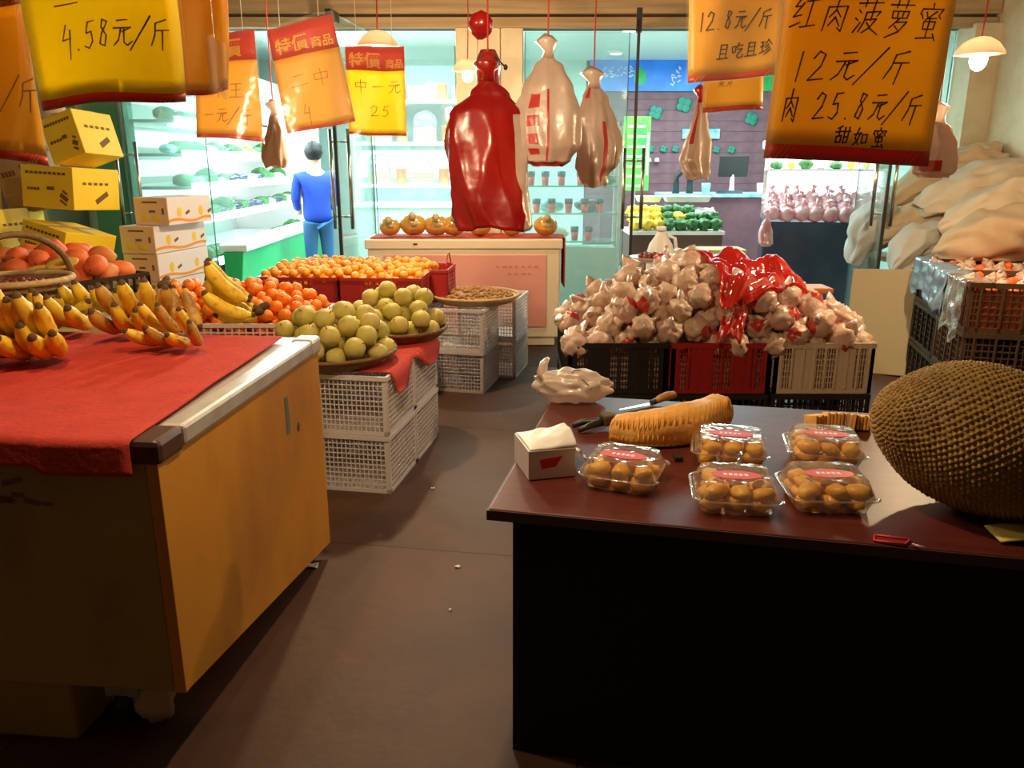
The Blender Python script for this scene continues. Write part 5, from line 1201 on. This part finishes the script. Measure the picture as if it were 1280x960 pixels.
# cut jackfruit wedges
def cutpiece(name, label, path, w_, h_, n=36, ridges=True):
    P = [Vector(p) for p in path]
    def C(t):
        t = t*(len(P)-1); i = min(int(t), len(P)-2); f = t-i
        a = P[max(i-1, 0)]; b_ = P[i]; c = P[i+1]; d = P[min(i+2, len(P)-1)]
        return .5*((2*b_)+(c-a)*f+(2*a-5*b_+4*c-d)*f*f+(3*b_-a-3*c+d)*f**3)
    t = thing(name, label, 'fruit', (P[0].x, P[0].y, .75))
    fl_ = Bd(); rd = Bd(); sp = Bd()
    def frame(v):
        p = C(v); tg = (C(min(1, v+.03))-C(max(0, v-.03))).normalized(); up = Vector((0, 0, 1)); up = (up-tg*up.dot(tg)).normalized(); sd = tg.cross(up); return p, tg, up, sd
    def sec(v):
        p, tg, up, sd = frame(v); k = math.sin(math.pi*(.12+.76*v))**.6; W = w_*k; Hh = h_*k
        return p, up, sd, W, Hh
    def flf(u, v):
        p, up, sd, W, Hh = sec(v); 
        # rounded wedge: flat cut face on the camera side, ridge on top
        a = [( .5, .06), (.52, .55), (.30, .92), (0, 1.0), (-.35, .72), (-.5, .2), (-.3, .05), (.2, .0)]
        s = u*8; i = int(s) % 8; f = s-int(s); x = a[i][0]*(1-f)+a[(i+1) % 8][0]*f; z = a[i][1]*(1-f)+a[(i+1) % 8][1]*f
        wob = .0012*math.sin(v*70+u*9)+.003*math.sin(v*17)+.006*noise.noise(Vector((u*5, v*7, 2)))
        return p+sd*(x*W+wob)+up*(z*Hh+wob)
    fl_.grid(flf, 24, 60, wrap=True); fl_.f.append(tuple(range(24))[::-1]); fl_.m.append(0); fl_.f.append(tuple(len(fl_.v)-24+k for k in range(24))); fl_.m.append(0)
    fl_.part('flesh', m_jackfl, t, True, world=True)
    rd.grid(lambda u, v: (lambda s: s[0]+s[2]*((-.5+1.0*u)*s[3]*1.05)+s[1]*(-.004+.3*s[4]*abs(u-.4)**2))(sec(v)), 10, 30); rd.part('rind', m_jack, t, True, world=True, solid=.006)
    # fibrous ridges on the cut face
    for k in range(n):
        v = .05+.9*k/(n-1); p, up, sd, W, Hh = sec(v)
        for s in ((.53, .16), (.50, .72)):
            a = p+sd*(s[0]*W)+up*(s[1]*Hh*.8); c = p+sd*((s[0]-.06)*W)+up*((s[1]+.30)*Hh)
            sp.tube([a, (a+c)/2+sd*.002, c], [.0014, .0022, .0012], 5)
    sp.part('fibre_ridges', m_jackpod, t, True, world=True, kind='stuff')
    return t
def Tp(px, py, z): return atZ(px, py, z)
cutpiece('cut_jackfruit', 'long cut wedge of ridged jackfruit behind the clear boxes', [Tp(765, 548, .752), Tp(800, 552, .752), Tp(850, 548, .752), Tp(890, 528, .752), Tp(902, 506, .795)], .130, .116)
for i, (px, rz, h_, lab) in enumerate(((1020, .3, .052, 'leftmost'), (1040, -.1, .060, 'second from left'), (1058, -.4, .058, 'third from left'), (1078, -.2, .050, 'rightmost'))):
    p = atZ(px, 536, .752); b = Bd(); b.X = Matrix.Translation(p) @ Euler((R(-8), 0, rz)).to_matrix().to_4x4()
    for k in range(5): b.hexa([(-.024+.010*k, -.03, 0), (-.016+.010*k, -.03, 0), (-.016+.010*k, .03, 0), (-.024+.010*k, .03, 0), (-.026+.011*k, -.035, h_-.004*(k % 2)), (-.017+.011*k, -.035, h_-.004*(k % 2)), (-.017+.011*k, .03, h_*.85), (-.026+.011*k, .03, h_*.85)])
    b.X = None; b.one('jackfruit_chunk', m_jackfl, lab+' ridged jackfruit chunk behind the back boxes', 'fruit', bevel=.002)
# tissue box
p = atZ(680, 585, .751)
tbx = thing('tissue_box', 'white paper box with red mark and tissue spilling from its top', 'box', p, R(14))
w_, d_, h_ = .135, .16, .085
b = Bd(); b.box(-w_/2, w_/2, -d_/2, d_/2, 0, h_); b.part('box', m_wbox, tbx, bevel=.002)
b = Bd(); b.grid(lambda u, v: Vector((-w_/2+.004+(w_-.0)*u, -d_/2+.002+(d_-.004)*v, h_+.001+.034*math.sin(math.pi*v)**.6*(.1+.9*u)+.012*noise.noise(Vector((u*3, v*3, 3)))*u)), 26, 26); b.part('tissue', m_white, tbx, True, solid=.003)
b = Bd(); b.hexa([(-.030, -d_/2-.0015, .030), (.010, -d_/2-.0015, .034), (.010, -d_/2, .034), (-.030, -d_/2, .030), (-.036, -d_/2-.0015, .058), (.030, -d_/2-.0015, .064), (.03, -d_/2, .064), (-.036, -d_/2, .058)]); b.part('red_mark', m_redlab, tbx)
b = Bd(); b.grid(lambda u, v: Vector((w_/2+.004+.05*u, -d_/2+.01+(d_-.02)*v, .075-.055*u**1.3+.012*noise.noise(Vector((u*5, v*6, 9))))), 14, 18); b.part('loose_film', m_bag, tbx, True, solid=.001)
# crumpled bag
p = atZ(715, 500, .752)
cbg = thing('crumpled_bag', 'crumpled pale plastic bag with a knotted corner at the far left of the table', 'bag', p, R(-10))
b = Bd(); b.ell((0, 0, .055), (.135, .075, .062), 44, 30, .30, 2.8, 5); b.v = [(x, y, max(0, z)-.0 if z > .004 else .0) for x, y, z in b.v]; b.part('bag', m_bag, cbg, True)
b = Bd(); b.tube([(-.095, 0, .07), (-.112, 0, .105), (-.105, 0, .135), (-.09, 0, .155)], [.045, .034, .026, .012], 10, ell=.6); b.part('knot', m_bag, cbg, True)
b = Bd(); b.tube([(-.01, -.045, .10), (.01, -.02, .118), (.03, .0, .115)], .0018, 5); b.tube([(.04, -.055, .095), (.065, -.06, .075), (.075, -.062, .06)], .0018, 5); b.part('dark_thread', m_ink, cbg, True)
# knives
kn = thing('fruit_knife', 'knife with curved brown wooden handle behind the cut wedge', 'knife', atZ(828, 503, .756), R(28))
b = Bd(); b.tube([(-.035, 0, .008), (-.01, 0, .016), (.02, 0, .022), (.05, 0, .022), (.06, 0, .018)], [.010, .014, .016, .014, .007], 12); b.part('handle', m_woodh, kn, True)
b = Bd(); b.tube([(-.05, 0, .006), (-.033, 0, .009)], .011, 10); b.part('ferrule', m_blackm, kn, True)
b = Bd(); b.hexa([(-.20, -.012, .001), (-.05, -.014, .001), (-.05, .012, .001), (-.19, .0, .001), (-.20, -.012, .003), (-.05, -.014, .003), (-.05, .012, .003), (-.19, .0, .003)]); b.part('blade', m_steel, kn)
dk_ = thing('pruning_shears', 'dark handled cutting tool at the left end of the wedge', 'tool', atZ(742, 534, .76), R(18))
b = Bd(); b.tube([(-.065, .02, .004), (-.03, .026, .012), (.0, .012, .014), (.04, .0, .016)], [.008, .011, .012, .016], 9); b.part('handle', m_blackm, dk_, True)
b = Bd(); b.tube([(-.065, -.028, .004), (-.03, -.022, .012), (.0, -.008, .014), (.04, .0, .016)], [.008, .010, .012, .014], 9); b.part('handle', m_blackm, dk_, True)
b = Bd(); b.box(.03, .075, -.022, .026, .004, .040); b.part('grip_block', m_stem, dk_, bevel=.006)
p = atZ(847, 574, .752); b = Bd(); b.box(p.x-.012, p.x+.012, p.y-.02, p.y+.02, .751, .765); b.one('black_clip', m_blackm, 'small black clip between the angled box and the back left box', 'clip', bevel=.003)
# red tag and peel
p = atZ(1112, 676, .752); tg = thing('red_tag', 'red looped tag lying at the front edge of the table', 'tag', p, R(-18))
b = Bd(); pts = [(-.035, -.015), (.03, -.015), (.045, .014), (-.03, .016)]
for a, c in zip(pts, pts[1:]+pts[:1]): b.tube([(a[0], a[1], .003), (c[0], c[1], .003)], .0028, 6)
b.part('frame', m_redlab, tg, True)
b = Bd(); b.box(-.028, .035, -.010, .010, .0005, .002); b.part('card', M('dull_red_card', (.22, .02, .02), .5), tg)
b = Bd(); b.tube([(.045, -.01, .003), (.06, -.02, .005), (.075, -.018, .003)], .003, 6); b.part('tie', m_pinkbag, tg, True)
p = atZ(1268, 672, .753); b = Bd(); b.grid(lambda u, v: Vector((p.x-.05+.14*u, p.y-.03+.07*v-.03*u, .756+.012*math.sin(math.pi*u)+.008*v)), 12, 8); b.one('fruit_peel', m_pear, 'greenish brown peel scrap at the right front edge under the jackfruit', 'peel', smooth=True, solid=.004)
# floor litter
for i, (px, py, w_, lab) in enumerate(((390, 708, .05, 'white paper scrap on the floor between the chest and the table'), (572, 709, .022, 'tiny pale scrap on the floor right of the paper scrap'), (563, 763, .012, 'tiny crumb on the floor nearest the black table skirt'), (541, 611, .018, 'small pale crumb on the floor beside the white crates'))):
    p = atZ(px, py, .001); b = Bd(); b.grid(lambda u, v: Vector((p.x-w_/2+w_*u, p.y-w_*.35+w_*.7*v, .002+.006*abs(math.sin(u*3+v*2+i)))), 5, 4); b.one('paper_scrap', m_wbox, lab, 'litter', smooth=True, solid=.001)
# ============================================================ HANGING BAGS
def hang_bag(label, spine, mt, ell=.45, folds=9, seed=0, knot=None, prints=(), printmat=None, hook=True, name='hanging_bag', amp=.16, twist=0, extra=None, hem=0):
    """spine: list of (px, py, half width px) from the tie down to the hem, at distance given by extra"""
    T_ = extra
    P = [(atT(px, py, T_), hw*T_/F) for px, py, hw in spine]
    top = P[0][0]; t = thing(name, label, 'bag', top)
    n = 72; m = 46
    zs = [q[0].z for q in P]
    def at(v):
        s = v*(len(P)-1); i = min(int(s), len(P)-2); f = s-i; f2 = f*f*(3-2*f)
        return P[i][0].lerp(P[i+1][0], f), P[i][1]*(1-f2)+P[i+1][1]*f2
    def fn(u, v):
        p, r = at(v); a = 2*math.pi*u
        k = v**.6
        w1 = 1-2*abs(math.sin(a*folds*.5+seed+1.6*noise.noise(Vector((v*3, seed, 0)))))**.6; w2 = 1-2*abs(math.sin(a*(folds//2+1)+seed*2-v*2.2))**.7
        q = 1+amp*(.75*w1+.5*w2)*(.35+.65*k)+amp*1.3*noise.noise(Vector((math.cos(a)*1.5, math.sin(a)*1.5+seed, v*3)))
        dz = hem*math.sin(a*3+seed)*max(0, v-.8)
        return Vector((p.x+math.cos(a)*r*q, p.y+math.sin(a)*r*q*ell, p.z+dz+.006*noise.noise(Vector((a*2, v*9, seed)))))
    def mf(u, v):
        for (u0, u1, v0, v1) in prints:
            if u0 <= u <= u1 and v0 <= v <= v1: return 1
        return 0
    b = Bd(); b.grid(fn, n, m, wrap=True, mf=mf)
    b.part('bag', [mt, printmat or m_bagpr], t, True, world=True, solid=.0008)
    b = Bd(); b.tube([top+Vector((0, 0, -.01)), top+Vector((.004, 0, .02)), top+Vector((-.006, 0, .055)), top+Vector((.004, 0, .08))], [P[0][1]*1.1, P[0][1]*.9, P[0][1]*1.9+.004, P[0][1]*.9], 12, ell=.8); b.part('tied_top', knot or mt, t, True, world=True)
    b = Bd(); b.tube([top+Vector((0, 0, .05)), Vector((top.x, top.y, top.z+.2)), Vector((top.x+.01, top.y, 3.24))], .0035, 6); b.part('string', m_rope, t, world=True)
    return t
rb_ = hang_bag('large red plastic bag roll hanging in the middle over the melons', [(610, 98, 9), (612, 118, 26), (606, 140, 46), (604, 175, 50), (608, 215, 48), (616, 250, 46), (622, 286, 45)], m_bagred, .5, 5, 1.0, extra=3.3, amp=.13, prints=[(.90, 1, .35, 1), (0, .04, .35, 1)], printmat=m_bag, hem=.05)
b = Bd(); p = atT(610, 75, 3.3)
b.tube([p+Vector((0, 0, -.10)), p+Vector((0, 0, -.05)), p+Vector((0, 0, 0)), p+Vector((.0, 0, .04))], [.045, .052, .05, .03], 14, ell=.7); b.part('upper_gather', m_bagred, rb_, True, world=True)
b = Bd(); p = atT(601, 31, 3.3); b.ell(p, (.05, .045, .052), 18, 12, .22, 3, 4); b.part('red_knot', m_bagred, rb_, True, world=True)
b = Bd(); p = atT(632, 84, 3.28); b.tube([p+Vector((-.045, 0, .04)), p], .004, 6); b.ell(p, (.009, .009, .012), 8, 6); b.part('hook', m_blackm, rb_, True, world=True)
def col(u0, n_, v0, v1, w_=.045):
    out = []; s = (v1-v0)/n_
    for k in range(n_): out.append((u0-w_/2, u0+w_/2, v0+k*s, v0+k*s+s*.62))
    return out
hang_bag('white plastic bag roll with a column of red squares, right of the red bag', [(685, 70, 7), (686, 85, 20), (686, 110, 32), (686, 145, 40), (686, 180, 40), (684, 200, 30), (684, 208, 18)], m_bag, .5, 6, 2.2, extra=3.3, amp=.10, prints=col(.66, 4, .38, .82, .07)+[(.74, .755, .35, .85), (.55, .98, .90, 1.0), (0, 1, .965, 1)])
hang_bag('white plastic bag roll hanging farther right, with red side print', [(742, 108, 8), (744, 122, 15), (744, 150, 24), (745, 180, 30), (744, 205, 28), (742, 222, 18), (744, 232, 15)], m_bag, .5, 7, 3.7, extra=3.7, amp=.16, prints=[(.80, .835, .35, .9), (.60, .66, .0, .18)], hem=.05)
hang_bag('small pinkish bag roll with red knot in front of the leaf emblems', [(875, 126, 4), (876, 140, 8), (873, 160, 12), (871, 180, 18), (868, 200, 20), (870, 214, 17), (872, 224, 14)], m_bag, .5, 6, 5.1, extra=4.4, amp=.13, knot=m_bagred, prints=[(.64, .70, 0, .5)], hem=.04)
hang_bag('small beige bag roll hanging between the two small yellow signs', [(342, 143, 4), (343, 152, 7), (344, 165, 11), (344, 180, 15), (344, 198, 17), (345, 208, 13)], m_bag, .5, 6, 6.4, extra=4.6, amp=.12, hem=.04)
hang_bag('glowing white bag roll half hidden behind the large brown-yellow sign', [(1172, 150, 8), (1175, 162, 16), (1177, 180, 21), (1172, 200, 26), (1168, 214, 28), (1166, 222, 20)], m_bag, .5, 5, 7.9, extra=3.9, amp=.12, prints=[(.55, .75, .6, .8)])
hang_bag('small deep pink bag hanging beside the dark chilled case', [(959, 272, 2), (958, 280, 6), (957, 292, 9), (957, 304, 9), (957, 308, 6)], m_pinkbag, .6, 5, 9, extra=8.2, amp=.12)
# ============================================================ PRICE SIGNS
st8 = strokes('红肉菠萝蜜', .04, .565, .145, .115, 1.26, .18, -.02)+strokes('12元/斤', .10, .74, .135, .10, 1.3, .25, .05)+strokes('肉', .07, .875, .09, .11, 1, .1)+strokes('25.8元/斤', .25, .865, .098, .09, 1.22, .22, .03)+strokes('甜如蜜', .40, .945, .085, .062, 1.32, .1, -.01)
price_sign('big brown-yellow price sign at upper right with four lines of handwriting', [(1000, -170), (1228, -165), (1160, 208), (955, 197)], [1.3]*4, 0.18, .05, [l for l in st8], .0030, seed=1, bulge=.006, header=[('特價商品', .1, .15, .2)])
price_sign('orange price sign left of the biggest one, reading twelve point eight', [(862, -75), (985, -78), (976, 95), (860, 103)], [2.5, 2.5, 2.45, 2.45], .22, .045, strokes('12.8元/斤', .10, .66, .125, .13, 1.2, .2, .05)+strokes('且吃且珍', .30, .86, .12, .11, 1.25, .15, .05), .0042, seed=2, header=[('特價商品', .1, .17, .2)])
price_sign('small plain yellow sign behind the orange one, above the leaf emblems', [(882, 5), (956, 5), (953, 137), (878, 141)], [3.8]*4, .3, .045, strokes('元斤', .25, .77, .1, .05, 1.4), .004, ink=m_inksoft, seed=3)
price_sign('large bright yellow price sign at upper left reading four point five eight', [(5, -130), (205, -135), (228, 123), (55, 140)], [1.5]*4, .15, .045, strokes('4.58元/斤', .24, .76, .115, .13, 1.1, .1, .06)+strokes('二', .22, .56, .16, .12), .0034, ink=m_inksoft, paper=m_bright_sign, seed=4, bulge=.02, header=[('特價商品', .08, .12, .2)])
price_sign('narrow yellow sign hanging just behind the right edge of the bright one', [(196, -60), (277, -62), (286, 112), (215, 124)], [1.62]*4, .16, .035, (), .003, seed=5, bulge=.018)
price_sign('orange-brown sign cut by the left edge of the view', [(-95, -22), (22, -30), (62, 208), (-60, 190)], [1.7]*4, .14, .05, strokes('/斤', .62, .70, .22, .16, 1.0, .1), .0038, ink=m_inksoft, seed=6, header=[('商品', .4, .12, .3)])
price_sign('small yellow sign with red header left of the tilted one', [(243, 40), (319, 38), (328, 176), (246, 172)], [3.5]*4, .27, .04, strokes('中王', .25, .62, .22, .14, 1.3)+strokes('-元/斤', .12, .85, .17, .13, 1.2), .004, ink=m_inksoft, seed=7, header=[('特價', .12, .22, .32)])
price_sign('tilted yellow sign with red header reading special offer goods', [(333, 37), (415, 18), (444, 151), (360, 168)], [3.3]*4, .30, .03, strokes('二中', .2, .62, .25, .16, 1.3)+strokes('4', .3, .92, .16, .16), .003, ink=m_inksoft, seed=8, bulge=.008, header=[('特價', .07, .245, .25), ('商品', .60, .255, .17)])
price_sign('straight hanging yellow sign in front of the glowing bulb at left', [(431, 58), (505, 58), (508, 170), (437, 168)], [3.7]*4, .27, .03, strokes('中-元', .13, .52, .22, .14, 1.3)+strokes('25', .38, .78, .22, .12), .004, ink=m_inksoft, paper=m_bright_sign, seed=9, header=[('特價', .05, .225, .27), ('商品', .66, .23, .16)])
# spare plastic fold hanging beside the narrow sign
b = Bd(); p = atT(272, 90, 1.55); b.grid(lambda u, v: p+Vector((-.018+.036*u, .004*math.sin(u*9), .06-.105*v+.008*math.sin(u*5))), 12, 14); b.tube([p+Vector((0, 0, .06)), Vector((p.x, p.y, 3.24))], .001, 4)
b.one('clear_fold', m_clear, 'loose crinkled corner of clear plastic beside the narrow sign', 'film', smooth=True)

# ============================================================ PERSON IN BLUE
def skin(name, pts, edges, mt, parent, sub=2):
    me = bpy.data.meshes.new(name); me.from_pydata([p[0] for p in pts], edges, [])
    o = bpy.data.objects.new(name, me); COL.objects.link(o)
    me.materials.append(mt)
    m = o.modifiers.new('skin', 'SKIN'); m.use_smooth_shade = True
    sv = me.skin_vertices
    if not sv:
        bpy.context.view_layer.objects.active = o
        bm = bmesh.new(); bm.from_mesh(me); bm.verts.layers.skin.verify(); bm.to_mesh(me); bm.free(); sv = me.skin_vertices
    for i, p in enumerate(pts):
        r = p[1]; sv[0].data[i].radius = (r, r) if not hasattr(r, '__len__') else r
        sv[0].data[i].use_root = (i == 0)
    s = o.modifiers.new('sub', 'SUBSURF'); s.levels = sub; s.render_levels = sub
    o.parent = parent; return o
pr = thing('person', 'person in a blue jacket and jeans standing at the lit wall chiller, facing away', 'person', (-2.25, 9.45, .03), R(28))
H = .985
body = skin('body', [((0, 0, .96), .07), ((0, .01, 1.15), .09), ((0, .01, 1.36), .12), ((0, .01, 1.47), .055), ((0, .02, 1.55), .05), ((0, .035, 1.60), .085), ((0, .035, 1.68), .09), ((0, .03, 1.74), .05),
   ((.17, .01, 1.40), .05), ((.21, .02, 1.14), .04), ((.17, .17, 1.0), .032), ((.15, .22, .98), .03), ((-.17, .01, 1.40), .05), ((-.21, .02, 1.14), .04), ((-.17, .17, 1.0), .032), ((-.15, .22, .98), .03),
   ((.09, 0, .88), .085), ((.10, .01, .50), .058), ((.10, -.02, .09), .042), ((.10, .10, .04), .035), ((-.09, 0, .88), .085), ((-.10, .01, .50), .058), ((-.10, -.02, .09), .042), ((-.10, .10, .04), .035)],
   [(0, 1), (1, 2), (2, 3), (3, 4), (4, 5), (5, 6), (6, 7), (2, 8), (8, 9), (9, 10), (10, 11), (2, 12), (12, 13), (13, 14), (14, 15), (0, 16), (16, 17), (17, 18), (18, 19), (0, 20), (20, 21), (21, 22), (22, 23)], m_skin, pr)
for s in (-1, 1):
    for k in range(4):
        skin('finger', [((s*(.15-.015*(k-1.5)), .235, .975), .008), ((s*(.15-.015*(k-1.5)), .275+.004*(k % 3), .962), .0075), ((s*(.148-.015*(k-1.5)), .30, .942), .006)], [(0, 1), (1, 2)], m_skin, pr, 1)
    skin('thumb', [((s*.125, .215, .98), .009), ((s*.105, .24, .975), .008), ((s*.10, .262, .965), .007)], [(0, 1), (1, 2)], m_skin, pr, 1)
skin('jacket', [((0, 0, .84), (.19, .15)), ((0, .01, 1.18), (.165, .13)), ((0, .01, 1.38), (.17, .125)), ((0, .015, 1.48), .075),
   ((.20, .01, 1.39), .07), ((.24, .02, 1.14), .056), ((.185, .15, 1.02), .045), ((-.20, .01, 1.39), .07), ((-.24, .02, 1.14), .056), ((-.185, .15, 1.02), .045)],
   [(0, 1), (1, 2), (2, 3), (2, 4), (4, 5), (5, 6), (2, 7), (7, 8), (8, 9)], m_jacket, pr)
skin('jeans', [((0, 0, 1.0), (.15, .125)), ((.09, 0, .84), .10), ((.10, .01, .50), .072), ((.10, -.015, .08), .06), ((-.09, 0, .84), .10), ((-.10, .01, .50), .072), ((-.10, -.015, .08), .06)], [(0, 1), (1, 2), (2, 3), (0, 4), (4, 5), (5, 6)], m_jeans, pr)
b = Bd(); b.ell((0, .015, 1.675), (.105, .112, .115), 22, 16, .12, 4, 2); b.v = [(x, y-.0 if y < .09 else y-.03, z if z > 1.58 else 1.58) for x, y, z in b.v]; b.part('hair', m_hair, pr, True)
for s in (-1, 1):
    b = Bd(); b.ell((s*.032, .112, 1.665), (.012, .008, .008), 8, 6); b.part('eye', m_ink, pr, True)
    b = Bd(); b.ell((s*.095, .035, 1.655), (.012, .02, .03), 8, 6); b.part('ear', m_skin, pr, True)
    b = Bd(); b.ell((s*.10, .06, .035), (.05, .13, .045), 14, 8); b.part('shoe', m_blackm, pr, True)
b = Bd(); b.ell((0, .125, 1.64), (.012, .02, .02), 8, 6); b.part('nose', m_skin, pr, True)
b = Bd(); b.ell((0, .115, 1.605), (.024, .01, .006), 8, 6); b.part('mouth', m_redlab, pr, True)
